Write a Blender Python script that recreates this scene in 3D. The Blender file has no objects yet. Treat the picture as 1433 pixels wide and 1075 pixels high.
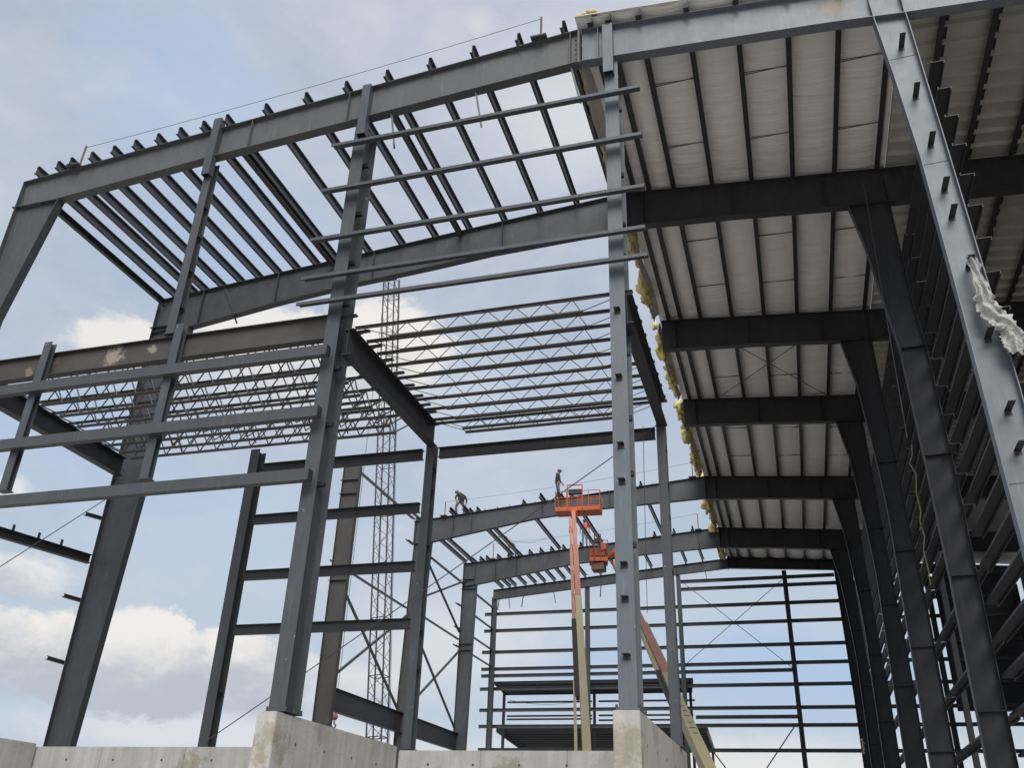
import bpy, bmesh, math, random
from mathutils import Vector, Matrix, noise
R = math.radians
sc = bpy.context.scene
col = sc.collection

# ------------------------------------------------------------------ camera, sky, sun, exposure
cam_d = bpy.data.cameras.new('camera')
cam = bpy.data.objects.new('camera', cam_d); col.objects.link(cam)
cam_d.sensor_fit = 'HORIZONTAL'; cam_d.sensor_width = 36.0; cam_d.lens = 31.65
cam_d.clip_start = 0.1; cam_d.clip_end = 6000
rt, dn, fw = Vector((0.9584, 0.2835, 0.0318)), Vector((-0.1053, 0.4552, -0.8841)), Vector((-0.2651, 0.844, 0.4661))
fw.normalize(); rt = (rt - fw * rt.dot(fw)).normalized(); up_ = rt.cross(fw).normalized()
M = Matrix((rt, up_, -fw)).transposed().to_4x4(); M.translation = (0, 0, 1.6)
cam.matrix_world = M
sc.camera = cam

SUN_DIR = Vector((0.34, -0.80, 0.85)).normalized()          # towards the sun
sun_el = math.asin(SUN_DIR.z); sun_rot = math.atan2(SUN_DIR.x, SUN_DIR.y)
world = bpy.data.worlds.new('World'); sc.world = world; world.use_nodes = True
nt = world.node_tree; N = nt.nodes; Lk = nt.links
N.clear()
def nn(t, **k):
    n = N.new(t)
    for a, b in k.items(): setattr(n, a, b)
    return n
def mth(op, a, b=None, c=None, clamp=False):
    n = nn('ShaderNodeMath', operation=op); n.use_clamp = clamp
    for i, v in enumerate((a, b, c)):
        if v is None: continue
        if isinstance(v, (int, float)): n.inputs[i].default_value = v
        else: Lk.new(v, n.inputs[i])
    return n.outputs[0]
def mixc(f, a, b):
    n = nn('ShaderNodeMix', data_type='RGBA')
    for s, v in ((n.inputs[0], f), (n.inputs[6], a), (n.inputs[7], b)):
        if isinstance(v, (int, float)): s.default_value = v
        elif isinstance(v, tuple): s.default_value = (*v, 1)
        else: Lk.new(v, s)
    return n.outputs[2]
tc = nn('ShaderNodeTexCoord'); D = tc.outputs['Generated']
def ramp(v, lo, hi):
    n = nn('ShaderNodeMapRange', interpolation_type='SMOOTHSTEP'); Lk.new(v, n.inputs[0])
    n.inputs[1].default_value = lo; n.inputs[2].default_value = hi; return n.outputs[0]
def nz(scale, detail=6, rough=.55, stretch=1.0, seed=0.0, dist=0.0):
    mp = nn('ShaderNodeMapping'); Lk.new(D, mp.inputs[0]); mp.inputs['Scale'].default_value = (1, 1, stretch)
    mp.inputs['Location'].default_value = (seed, seed * .7, seed * .3)
    n = nn('ShaderNodeTexNoise'); Lk.new(mp.outputs[0], n.inputs['Vector'])
    n.inputs['Scale'].default_value = scale; n.inputs['Detail'].default_value = detail; n.inputs['Roughness'].default_value = rough
    n.inputs['Distortion'].default_value = dist
    return n.outputs['Fac']
def blob(d, r0, r1, nzv=None, amp=0.0):
    # soft patch of sky round direction d; r0/r1 inner and outer radius (radians)
    vm = nn('ShaderNodeVectorMath', operation='DISTANCE'); Lk.new(D, vm.inputs[0]); vm.inputs[1].default_value = Vector(d).normalized()
    v = vm.outputs['Value']
    if nzv is not None: v = mth('ADD', v, mth('MULTIPLY', mth('SUBTRACT', nzv, .5), amp))
    return ramp(v, r1, r0)
sky = nn('ShaderNodeTexSky', sky_type='NISHITA'); sky.sun_disc = False
sky.sun_elevation = sun_el; sky.sun_rotation = sun_rot; sky.air_density = 1.3; sky.dust_density = 2.0
bgs = 0.10
K = 1 / bgs
def kc(r, g, b): return (r * K, g * K, b * K)
SKYBLOBS = True
n1 = nz(2.6, 8, .58, 1.8, 3.1, .4); n2 = nz(7.0, 8, .6, 1.6, 9.2, .3); n3 = nz(16, 6, .6, 1.5, 1.7)
veil = mth('ADD', mth('MULTIPLY', ramp(n1, .36, .62), .32), .66)
sepz = nn('ShaderNodeSeparateXYZ'); Lk.new(D, sepz.inputs[0]); Z = sepz.outputs[2]
veilcol = mixc(ramp(Z, .15, .75), kc(.555, .63, .735), kc(.545, .59, .695))
veilcol = mixc(mth('MULTIPLY', ramp(mth('ADD', mth('MULTIPLY', n2, .6), mth('MULTIPLY', n3, .4)), .46, .62), .5), veilcol, kc(.67, .68, .73))
skyc = mixc(0.35, sky.outputs[0], kc(.36, .52, .74))
base = mixc(veil, skyc, veilcol)
sepd = nn('ShaderNodeSeparateXYZ'); Lk.new(D, sepd.inputs[0])
AZ = mth('ARCTAN2', sepd.outputs[0], sepd.outputs[1]); EL = mth('ARCSINE', sepd.outputs[2])
n4a = nz(9, 12, .72, 1.7, 4.4, .5); n4b = nz(38, 8, .7, 1.6, 2.4, .3); n4 = mth('ADD', mth('MULTIPLY', n4a, .74), mth('MULTIPLY', n4b, .26)); n5 = nz(14, 9, .65, 1.5, 7.7, .3)
def ell(a, e, ra, re, nzv, amp):
    u = mth('DIVIDE', mth('SUBTRACT', AZ, a), ra); v = mth('DIVIDE', mth('SUBTRACT', EL, e), re)
    q = mth('SQRT', mth('ADD', mth('MULTIPLY', u, u), mth('MULTIPLY', v, v)))
    return mth('ADD', q, mth('MULTIPLY', mth('SUBTRACT', nzv, .5), amp)), v
for a, e, ra, re, am in ((-.79, .75, .16, .10, .55), (-.83, .37, .18, .06, .55), (-.68, .60, .16, .10, .4), (-.03, .185, .24, .05, .75), (.03, .155, .12, .05, .4), (-.62, .30, .2, .06, .25), (-.32, .46, .1, .06, .35), (-.68, .10, .25, .03, .35)):
    q, v = ell(a, e, ra, re, n2, 1.6)
    base = mixc(mth('MULTIPLY', ramp(q, 1.25, .2), am), base, kc(.42, .565, .79))
SKY_OUT = base
WHITE, GREYB = kc(.87, .85, .82), kc(.50, .54, .61)
for a, e, ra, re, am, soft, amp, lo in ((-.36, .20, .16, .07, .45, .9, 1.2, -3), (-.08, .085, .45, .05, .75, .9, 1.0, -3), (-.60, .100, .30, .03, .55, .8, 1.2, -3), (-.45, .15, .10, .035, .5, .6, 1.2, -1.2),
        (-.58, .160, .10, .046, .97, .24, 1.7, -.6), (-.70, .155, .17, .052, 1, .20, 1.6, -.6), (-.672, .180, .055, .036, 1, .20, 1.6, -1.4), (-.82, .165, .08, .042, .97, .26, 1.7, -.7),
        (-.80, .225, .055, .030, .8, .55, 1.9, -.9), (-.84, .30, .035, .024, .75, .6, 1.9, -.9), (-.55, .47, .32, .07, .55, .9, 1.6, -1.8), (-.76, .465, .07, .035, .9, .32, 1.7, -1.5), (-.60, .50, .12, .050, .93, .32, 1.7, -1.5), (-.47, .51, .105, .062, .97, .3, 1.6, -1.5),
        (-.375, .865, .035, .022, .22, .7, 1.0, -3), (-.2, .78, .25, .12, .4, .9, 1.2, -3)):
    q, v = ell(a, e, ra, re, n4 if ra < .12 else n4, amp)
    cc = mixc(ramp(mth('ADD', v, mth('MULTIPLY', mth('SUBTRACT', n5, .5), 3.4)), lo, lo + 1.7), GREYB, WHITE)
    SKY_OUT = mixc(mth('MULTIPLY', ramp(q, 1.0, 1.0 - soft), am), SKY_OUT, cc)
SKY_OUT = mixc(ramp(Z, .0, -.06), SKY_OUT, kc(.22, .22, .21))
bg = nn('ShaderNodeBackground'); bg.inputs[1].default_value = bgs; Lk.new(SKY_OUT, bg.inputs[0])
wo = nn('ShaderNodeOutputWorld'); Lk.new(bg.outputs[0], wo.inputs[0])

sun_d = bpy.data.lights.new('sun', 'SUN'); sun = bpy.data.objects.new('sun', sun_d); col.objects.link(sun)
sun_d.energy = 3.6; sun_d.angle = R(45); sun_d.color = (1, .96, .9)
sun.rotation_euler = SUN_DIR.to_track_quat('Z', 'Y').to_euler(); sun.location = SUN_DIR * 300
sc.view_settings.view_transform = 'Standard'; sc.view_settings.look = 'None'
sc.view_settings.exposure = 0.0; sc.view_settings.gamma = 1.0

# ------------------------------------------------------------------ materials
def material(name, c1, c2, rough=.5, scale=3.0, metal=0.0, bump=0.0, speck=None, stretch=(1, 1, 1), spec=.4, bscale=None, rust=None, stains=(), bdist=.02, scuff=None):
    m = bpy.data.materials.new(name); m.use_nodes = True
    t = m.node_tree; n = t.nodes; l = t.links
    b = n['Principled BSDF']; b.inputs['Roughness'].default_value = rough; b.inputs['Metallic'].default_value = metal
    b.inputs['Specular IOR Level'].default_value = spec
    tcn = n.new('ShaderNodeTexCoord'); mp = n.new('ShaderNodeMapping'); l.new(tcn.outputs['Object'], mp.inputs[0])
    mp.inputs['Scale'].default_value = stretch
    def noise_(s, d=5, r=.6):
        q = n.new('ShaderNodeTexNoise'); l.new(mp.outputs[0], q.inputs['Vector'])
        q.inputs['Scale'].default_value = s; q.inputs['Detail'].default_value = d; q.inputs['Roughness'].default_value = r
        return q.outputs['Fac']
    def rmp(v, lo, hi):
        q = n.new('ShaderNodeMapRange'); l.new(v, q.inputs[0]); q.inputs[1].default_value = lo; q.inputs[2].default_value = hi
        return q.outputs[0]
    def mx(f, a, bb):
        q = n.new('ShaderNodeMix'); q.data_type = 'RGBA'
        l.new(f, q.inputs[0])
        for s, v in ((q.inputs[6], a), (q.inputs[7], bb)):
            if isinstance(v, tuple): s.default_value = (*v, 1)
            else: l.new(v, s)
        return q.outputs[2]
    c = mx(rmp(noise_(scale), .3, .7), c1, c2)
    if rust:
        c = mx(rmp(noise_(rust[1], 6, .7), rust[2], rust[2] + .12), c, rust[0])
    if scuff:
        m2 = n.new('ShaderNodeMapping'); l.new(tcn.outputs['Object'], m2.inputs[0]); m2.inputs['Scale'].default_value = (3.2, 3.2, .35); m2.inputs['Location'].default_value = (3.3, 1.7, .4)
        q1 = n.new('ShaderNodeTexNoise'); l.new(m2.outputs[0], q1.inputs['Vector']); q1.inputs['Scale'].default_value = 3.0; q1.inputs['Detail'].default_value = 8; q1.inputs['Roughness'].default_value = .7
        c = mx(rmp(q1.outputs['Fac'], .55, .78), c, tuple(v * 1.45 + .012 for v in c2)); c = mx(rmp(q1.outputs['Fac'], .42, .24), c, tuple(v * .62 for v in c1))
        q2 = n.new('ShaderNodeTexNoise'); l.new(tcn.outputs['Object'], q2.inputs['Vector']); q2.inputs['Scale'].default_value = 5.5; q2.inputs['Detail'].default_value = 10; q2.inputs['Roughness'].default_value = .78
        c = mx(rmp(q2.outputs['Fac'], .655, .70), c, scuff)
    for (pt, rad, sc_) in stains:
        vd = n.new('ShaderNodeVectorMath'); vd.operation = 'DISTANCE'; l.new(tcn.outputs['Object'], vd.inputs[0]); vd.inputs[1].default_value = pt
        ad = n.new('ShaderNodeMath'); ad.operation = 'MULTIPLY_ADD'; l.new(noise_(7 if rad < .4 else 3.5, 8, .7), ad.inputs[0]); ad.inputs[1].default_value = -rad * 3.2; l.new(vd.outputs['Value'], ad.inputs[2])
        c = mx(rmp(ad.outputs[0], -rad * .75, -rad * 1.15), c, sc_)
    if speck:
        c = mx(rmp(noise_(speck[1], 2, .5), speck[2], speck[2] + .03), c, speck[0])
    l.new(c, b.inputs['Base Color'])
    rr = rmp(noise_(scale * 2.3), .2, .8)
    ra = n.new('ShaderNodeMath'); ra.operation = 'MULTIPLY_ADD'; l.new(rr, ra.inputs[0]); ra.inputs[1].default_value = .2; ra.inputs[2].default_value = rough - .1
    l.new(ra.outputs[0], b.inputs['Roughness'])
    if bump:
        bp = n.new('ShaderNodeBump'); bp.inputs['Strength'].default_value = bump; bp.inputs['Distance'].default_value = bdist
        l.new(noise_(bscale or scale * 4, 6), bp.inputs['Height']); l.new(bp.outputs[0], b.inputs['Normal'])
    return m
RUST = (.13, .085, .055)
M_BLUE = material('primed_steel_blue_grey', (.052, .060, .070), (.066, .075, .085), .48, 1.6, scuff=(.19, .20, .21), bump=.08, speck=((.22, .24, .26), 9, .74), rust=((.082, .080, .075), 1.1, .66))
M_RAFT = material('primed_steel_grey', (.048, .053, .060), (.062, .067, .073), .5, 1.2, scuff=(.15, .14, .125), bump=.08, speck=((.2, .2, .19), 7, .76), rust=((.082, .068, .054), .7, .64))
M_LITB = material('sky_lit_blue_grey_primer', (.108, .125, .147), (.126, .144, .168), .42, 1.1, scuff=(.22, .24, .26), bump=.06, rust=((.125, .135, .150), .9, .64), stains=[((6.0, 0, -.95), .5, (.13, .105, .085))])  # brighter copy of blue-grey steel; light from the right front put into colour
M_CCOL = material('sky_lit_column_primer', (.098, .114, .133), (.115, .132, .152), .45, 1.4, scuff=(.24, .26, .28), bump=.08, speck=((.22, .24, .26), 9, .74), rust=((.105, .108, .108), .9, .66))  # centre column steel, lightened: the skylight on it is part of the colour
M_WARM = material('warm_grey_primer', (.074, .077, .081), (.091, .094, .097), .5, 1.1, scuff=(.20, .19, .17), bump=.08, speck=((.2, .2, .19), 7, .76), rust=((.125, .102, .08), .8, .64))
M_DARK = material('dark_and_shaded_steel', (.026, .027, .031), (.036, .037, .042), .5, 2.0, scuff=(.06, .062, .066), bump=.06, rust=((.045, .038, .034), .9, .63))  # dark steel; in the covered right-hand bays this colour holds the roof shade
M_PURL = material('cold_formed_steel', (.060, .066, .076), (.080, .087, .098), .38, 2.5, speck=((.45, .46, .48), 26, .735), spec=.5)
M_RAW = material('mill_scale_steel', (.047, .044, .040), (.064, .059, .054), .6, 1.0, bump=.1, rust=((.09, .075, .062), 1.3, .6), stains=[((6.1, 0, -.3), .36, (.24, .21, .17)), ((7.25, 0, -.22), .17, (.24, .21, .17)), ((3.5, 0, -.45), .2, (.16, .14, .10))])
M_RODS = material('thin_dark_steel', (.06, .062, .066), (.08, .08, .085), .5, 3)
M_JOIST = material('joist_steel', (.052, .052, .054), (.075, .072, .070), .55, 2.0, rust=((.10, .075, .06), 2, .66))
M_FACE = material('vinyl_facing', (.82, .81, .795), (.87, .86, .85), .55, 1.2, bump=1.0, bscale=1.1, bdist=.07, stretch=(.5, 5.0, 1), spec=.3, rust=((.64, .61, .57), .6, .63))
M_DECK = material('galvanised_deck', (.36, .35, .335), (.43, .42, .40), .45, 2, metal=.1, bump=.05)
def translucent(mm, f, c_):
    t = mm.node_tree; n = t.nodes; b = n['Principled BSDF']; o_ = n['Material Output']
    tr = n.new('ShaderNodeBsdfTranslucent'); tr.inputs[0].default_value = (*c_, 1); ms = n.new('ShaderNodeMixShader'); ms.inputs[0].default_value = f
    t.links.new(b.outputs[0], ms.inputs[1]); t.links.new(tr.outputs[0], ms.inputs[2]); t.links.new(ms.outputs[0], o_.inputs[0])
M_WOOL = material('yellow_wool', (.74, .60, .17), (.86, .77, .42), .95, 9, bump=1.0, bdist=.05, spec=.1)
M_FLAP = material('torn_facing', (.45, .42, .40), (.55, .52, .50), .6, 3, bump=.5)
M_POLY = material('white_plastic_sheet', (.50, .50, .47), (.62, .62, .59), .35, 6, bump=.6, bscale=14)
translucent(M_POLY, .4, (.75, .75, .72))
M_ORNG = material('orange_paint', (.42, .075, .025), (.50, .115, .04), .45, 3, rust=((.42, .16, .09), 3, .66))
M_PINK = material('faded_red_boom', (.36, .15, .10), (.42, .20, .15), .5, 2, rust=((.28, .13, .09), 2, .66))
M_CREAM = material('cream_boom', (.36, .31, .18), (.42, .37, .23), .5, 1.5, rust=((.40, .34, .21), 2, .64))
M_RAIL = material('rusty_post', (.12, .075, .055), (.17, .11, .08), .7, 8)
M_BLK = material('black_rubber', (.015, .015, .016), (.03, .03, .03), .6, 6)
M_WALL = material('dark_wall_sheeting', (.035, .036, .04), (.05, .05, .055), .55, 1)
M_ROPE = material('yellow_strap', (.30, .26, .13), (.40, .35, .2), .8, 8)
M_GRND = material('packed_gravel', (.34, .32, .29), (.41, .39, .355), .95, .6, bump=.6, bscale=9)
M_RED = material('red_block', (.42, .07, .06), (.5, .1, .08), .5, 5)
M_SKIN = material('skin', (.27, .16, .12), (.33, .2, .15), .6, 8)
M_TOPK = material('dark_work_jacket', (.022, .022, .024), (.04, .039, .038), .9, 20)
M_GRNP = material('grey_green_trousers', (.055, .058, .055), (.12, .12, .11), .9, 14)
M_REDS = material('red_tee_shirt', (.50, .06, .08), (.58, .09, .11), .85, 12)
M_JEAN = material('blue_jeans', (.10, .14, .20), (.16, .20, .27), .9, 14)
M_TANS = material('tan_work_shirt', (.30, .25, .20), (.38, .31, .25), .9, 14)
M_HATW = material('pale_hard_hat', (.10, .10, .10), (.14, .14, .13), .35, 5)
M_HATR = material('brown_hard_hat', (.12, .07, .05), (.16, .09, .07), .4, 5)

def concrete():
    m = material('cast_concrete', (.385, .375, .352), (.46, .447, .42), .85, 1.3, bump=.5, bscale=16, speck=((.27, .26, .235), 11, .73), stains=[((-.1, -.08, 3.3), .55, (.315, .29, .235)), ((.2, 1.6, 3.75), .4, (.34, .32, .285)), ((-2, -.5, 3.6), .5, (.35, .335, .305)), ((2.2, .0, 3.5), .45, (.35, .335, .305))], rust=((.33, .312, .28), 1.1, .60))
    t = m.node_tree; n = t.nodes; l = t.links; b = n['Principled BSDF']
    src = b.inputs['Base Color'].links[0].from_socket
    tcn = n.new('ShaderNodeTexCoord')
    mp = n.new('ShaderNodeMapping'); l.new(tcn.outputs['Object'], mp.inputs[0]); mp.inputs['Scale'].default_value = (2.2, 2.2, .16)
    st = n.new('ShaderNodeTexNoise'); l.new(mp.outputs[0], st.inputs['Vector']); st.inputs['Scale'].default_value = 2.4; st.inputs['Detail'].default_value = 7
    mr = n.new('ShaderNodeMapRange'); l.new(st.outputs['Fac'], mr.inputs[0]); mr.inputs[1].default_value = .38; mr.inputs[2].default_value = .68
    mr.inputs[3].default_value = .86; mr.inputs[4].default_value = 1.06
    ml = n.new('ShaderNodeMix'); ml.data_type = 'RGBA'; ml.blend_type = 'MULTIPLY'; ml.inputs[0].default_value = 1
    l.new(src, ml.inputs[6]); l.new(mr.outputs[0], ml.inputs[7]); l.new(ml.outputs[2], b.inputs['Base Color'])
    return m
M_CONC = concrete()

# ------------------------------------------------------------------ builders
S = 1.6
def V(x, y, z): return Vector((S * x, S * y, S * z + 1.6))     # grid (bay) units above eye level -> metres

class MB:
    def __init__(s): s.v = []; s.f = []
    def prism(s, prof, p0, p1, up=(0, 0, 1), prof1=None):
        p0, p1 = Vector(p0), Vector(p1); w = (p1 - p0).normalized(); r = w.cross(Vector(up))
        if r.length < 1e-5: r = w.cross(Vector((0, 1, 0)))
        r.normalize(); u = r.cross(w); n = len(prof); o = len(s.v)
        for p, pr in ((p0, prof), (p1, prof1 or prof)):
            for a, b in pr: s.v.append(p + r * a + u * b)
        for i in range(n):
            j = (i + 1) % n; s.f.append((o + i, o + j, o + n + j, o + n + i))
        s.f.append(tuple(o + i for i in range(n))[::-1]); s.f.append(tuple(o + n + i for i in range(n)))
        return s
    def bar(s, p0, p1, w, h=None, up=(0, 0, 1)):
        h = w if h is None else h
        return s.prism([(-w / 2, -h / 2), (w / 2, -h / 2), (w / 2, h / 2), (-w / 2, h / 2)], p0, p1, up)
    def tube(s, p0, p1, r, n=6, r1=None):
        pr = [(r * math.cos(2 * math.pi * i / n), r * math.sin(2 * math.pi * i / n)) for i in range(n)]
        r1 = r if r1 is None else r1
        pr1 = [(r1 * math.cos(2 * math.pi * i / n), r1 * math.sin(2 * math.pi * i / n)) for i in range(n)]
        return s.prism(pr, p0, p1, (0, 0, 1), pr1)
    def path(s, pts, r, n=6):
        for a, b in zip(pts, pts[1:]): s.tube(a, b, r, n)
        return s
    def box(s, c, x, y, z):
        c = Vector(c); return s.bar(c - Vector((0, 0, z / 2)), c + Vector((0, 0, z / 2)), x, y, (0, 1, 0))
    def poly_y(s, pts, y0, y1):
        # polygon in the XZ plane (metres, already V-scaled x,z) extruded in Y
        o = len(s.v); n = len(pts)
        for y in (y0, y1):
            for x, z in pts: s.v.append(Vector((x, y, z)))
        for i in range(n):
            j = (i + 1) % n; s.f.append((o + i, o + j, o + n + j, o + n + i))
        s.f.append(tuple(o + i for i in range(n))[::-1]); s.f.append(tuple(o + n + i for i in range(n)))
        return s
    def ribbon_y(s, pts, t, y0, y1):
        # plate following a polyline in XZ, thickness t to its left side, extruded in Y
        L = []
        for i, (x, z) in enumerate(pts):
            a = Vector(pts[max(i - 1, 0)]); b = Vector(pts[min(i + 1, len(pts) - 1)]); d = (b - a).normalized()
            L.append((x - d.y * t, z + d.x * t))
        for i in range(len(pts) - 1):
            s.poly_y([pts[i], pts[i + 1], L[i + 1], L[i]], y0, y1)
        return s
    def ball(s, c, r, n=10, sq=(1, 1, 1), jit=0.0, seed=0):
        c = Vector(c); o = len(s.v); m = n // 2 + 1
        for i in range(m + 1):
            th = math.pi * i / m
            for j in range(n):
                ph = 2 * math.pi * j / n
                d = Vector((math.sin(th) * math.cos(ph), math.sin(th) * math.sin(ph), math.cos(th)))
                k = 1 + jit * noise.noise(d * 2.2 + Vector((seed, seed * 2.3, 0)))
                s.v.append(c + Vector((d.x * r * sq[0], d.y * r * sq[1], d.z * r * sq[2])) * k)
        for i in range(m):
            for j in range(n):
                a = o + i * n + j; b = o + i * n + (j + 1) % n
                s.f.append((a, b, b + n, a + n))
        return s
    def build(s, name, mat, parent=None, origin=None, smooth=False):
        me = bpy.data.meshes.new(name); og = parent.location if parent is not None else (Vector(origin) if origin is not None else Vector((0, 0, 0)))
        if parent is not None and parent.parent is not None: og = parent.parent.location + parent.location
        me.from_pydata([v - og for v in s.v], [], s.f)
        bm = bmesh.new(); bm.from_mesh(me); bmesh.ops.remove_doubles(bm, verts=bm.verts, dist=1e-5)
        bmesh.ops.recalc_face_normals(bm, faces=bm.faces); bm.to_mesh(me); bm.free()
        if smooth:
            for p in me.polygons: p.use_smooth = True
        me.materials.append(mat)
        o = bpy.data.objects.new(name, me); col.objects.link(o)
        if parent is not None: o.parent = parent
        else: o.location = og
        return o
def tag(o, label=None, cat=None, group=None, kind=None):
    if label: o['label'] = label
    if cat: o['category'] = cat
    if group: o['group'] = group
    if kind: o['kind'] = kind
    return o
def thing(name, label, cat, loc, group=None):
    o = bpy.data.objects.new(name, None); col.objects.link(o); o.location = loc; o.empty_display_size = .2
    return tag(o, label, cat, group)
def bolts(t, pts, dirv, mat=None, r=.02, h=.025):
    for p in pts: MB().tube(Vector(p), Vector(p) + Vector(dirv) * h, r, 6).build('bolt', mat or M_DARK, t)
ORD = ['first', 'second', 'third', 'fourth', 'fifth', 'sixth', 'seventh', 'eighth', 'ninth', 'tenth', 'eleventh', 'twelfth', 'thirteenth',
       'fourteenth', 'fifteenth', 'sixteenth', 'seventeenth', 'eighteenth', 'nineteenth', 'twentieth']
def zprof(h, b, t=.014, lip=.03):
    return [(-b, 0), (0, 0), (0, h - t), (b - t, h - t), (b - t, h - lip), (b, h - lip), (b, h), (-t, h), (-t, t), (-b + t, t), (-b + t, lip), (-b, lip)]
def cprof(h, b, t=.014, lip=.03):     # C section, back at x=0, opening towards +x, centred in height
    a = h / 2
    return [(0, -a), (b, -a), (b, -a + lip), (b - t, -a + lip), (b - t, -a + t), (t, -a + t), (t, a - t), (b - t, a - t), (b - t, a - lip), (b, a - lip), (b, a), (0, a)]
def m(pts): return [(S * x, S * z + 1.6) for x, z in pts]

# ------------------------------------------------------------------ ground
g = MB(); n_ = 24
for i in range(n_ + 1):
    for j in range(n_ + 1):
        sx = (i / n_ * 2 - 1); sy = (j / n_ * 2 - 1)
        g.v.append(Vector((2500 * sx * abs(sx), 2500 * sy * abs(sy), 0)))
for i in range(n_):
    for j in range(n_):
        a = i * (n_ + 1) + j; g.f.append((a, a + 1, a + n_ + 2, a + n_ + 1))
tag(g.build('ground', M_GRND), 'packed pale gravel building ground', None, None, 'structure')

# ------------------------------------------------------------------ concrete foundation walls
def wall(label, boxes, loc):
    t = MB()
    for (x0, x1, y0, y1, z1) in boxes:
        b = V(x0, y0, 0); e = V(x1, y1, z1); ln = (e.x - b.x > e.y - b.y); L0, L1 = (b.x, e.x) if ln else (b.y, e.y); q = max(1, round((L1 - L0) / 2.44))
        for k in range(q):
            u0, u1 = L0 + (L1 - L0) * k / q + (.003 if k else 0), L0 + (L1 - L0) * (k + 1) / q
            for z0, zz in ((0, e.z - 1.3), (e.z - 1.296, e.z)):
                if ln: t.prism([(u0, z0), (u1, z0), (u1, zz), (u0, zz)], (0, b.y, 0), (0, e.y, 0))
                else: t.prism([(b.x, z0), (e.x, z0), (e.x, zz), (b.x, zz)], (0, u0, 0), (0, u1, 0))
    o = t.build('concrete_wall', M_CONC, None, loc); return tag(o, label, 'wall', 'concrete foundation walls')
def bev(o, w=.012):
    bm = bmesh.new(); bm.from_mesh(o.data); bmesh.ops.bevel(bm, geom=[e for e in bm.edges], offset=w, segments=2, affect='EDGES'); bm.to_mesh(o.data); bm.free()
bev(wall('pale concrete wall running back from the broad column left of centre', [(-6.07, -5.81, 9.82, 13.4, 1.43)], V(-5.9, 10, -1)))
bev(wall('concrete wall with stained pier end under the tall centre column', [(-1.875, -1.585, 9.95, 14.1, 1.425)], V(-1.7, 10, -1)))
bev(wall('long low concrete wall between the two taller walls', [(-5.78, -1.9, 13.41, 13.72, 1.375)], V(-4, 13.5, -1)))
bev(wall('low concrete wall at lower left, behind the first tall pier', [(-12.3, -6.1, 13.0, 13.3, 1.375)], V(-9, 13, -1)))
bev(wall('short concrete wall coming forward at the left picture edge', [(-12.3, -12.02, 8.5, 12.96, 1.415)], V(-12, 10, -1)))
def ties(o, pts, dirv):
    for p in pts:
        c = MB().tube(p, p + Vector(dirv) * .004, .03, 10).build('tie_hole', M_RAFT, o)
WL = [o for o in col.objects if o.name.startswith('concrete_wall')]
ties(WL[0], [V(-5.81, y, z) for y in (10.35, 11.1, 11.9, 12.7) for z in (1.12, .72)], (1, 0, 0))
ties(WL[1], [V(-1.585, y, z) for y in (10.4, 11.1, 11.9, 12.7, 13.4) for z in (1.12, .72)], (1, 0, 0))
ties(WL[2], [V(x, 13.41, 1.18) for x in (-5.3, -4.6, -3.9, -3.2, -2.5)], (0, -1, 0))
ties(WL[3], [V(x, 13.0, 1.18) for x in (-11.4, -10.5, -9.6, -8.7, -7.8, -6.9)], (0, -1, 0))
# form-tie holes and pour joints are shallow sealed strips standing 3 mm proud
# ------------------------------------------------------------------ steel members
FY = [10.0, 14.15, 19.1, 23.5, 29.5, 35.0, 39.2]
RX, RZ = -2.21, 11.83
def ztop(x): return RZ - .0850 * (RX - x) if x <= RX else RZ - .083 * (x - RX)
FRN = ['front', 'second', 'third', 'fourth', 'fifth', 'sixth', 'far end']
def rafter(label, yi, top, bot, mat, stiff=(), bf=.27, clips=(), splice=None):
    Y = FY[yi] * S
    t = thing('roof_rafter', label, 'rafter', V(top[0][0], FY[yi], top[0][1]), 'tapered roof rafters')
    T = m(top); B = m(bot)
    MB().poly_y([(x, z - .012) for x, z in T] + [(x, z + .012) for x, z in B[::-1]], Y - .006, Y + .006).build('web', mat, t)
    MB().ribbon_y(T, -.018, Y - bf / 2, Y + bf / 2).build('top_flange', mat, t)
    MB().ribbon_y(B, .018, Y - bf / 2, Y + bf / 2).build('bottom_flange', mat, t)
    def ev(P, x):
        for (a, b), (c, d) in zip(P, P[1:]):
            if min(a, c) <= x <= max(a, c): return b + (d - b) * (x - a) / (c - a)
        return P[-1][1] if abs(P[-1][0] - x) < abs(P[0][0] - x) else P[0][1]
    for x in stiff:
        xm = S * x
        MB().bar((xm, Y - .07, ev(B, xm) + .02), (xm, Y - .07, ev(T, xm) - .02), .014, .125, (0, 1, 0)).build('stiffener', mat, t)
    for x in clips:
        xm = S * x
        MB().box((xm, Y - .02, ev(T, xm) + .07), .012, .10, .14).build('purlin_clip', mat, t)
    if splice is not None:
        xm = S * splice
        MB().bar((xm, Y, ev(B, xm) - .05), (xm, Y, ev(T, xm) + .05), .05, .30, (0, 1, 0)).build('splice_plate', mat, t)
        bolts(t, [(xm + sx_, Y - .12, ev(B, xm) + .1 + k * .17) for k in range(6) for sx_ in (-.06,)], (-1, 0, 0))
    return t
EV = (-12.85, ztop(-12.85))
rafter('front rafter of bare dark steel, rising from the left eave to the ridge', 0, [EV, (RX, RZ)],
       [(-12.72, 10.32), (-11.9, 10.34), (-10.16, 10.50), (-8.9, 10.62), (-7.35, 10.73), (-6.02, 10.83), (-4.13, 10.97), (RX, 11.11)], M_WARM, stiff=(-8.05, -6.2, -2.35), splice=RX)
rafter('front rafter on the right, blue grey with one rusty patch, running out of the picture', 0, [(RX + .04, RZ), (9.0, ztop(9.0))],
       [(RX + .04, 11.11), (-.66, 11.01), (1.5, 10.86), (2.4, 10.77), (9.0, 10.25)], M_LITB, stiff=(2.09, 2.5, -1.9))
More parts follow.
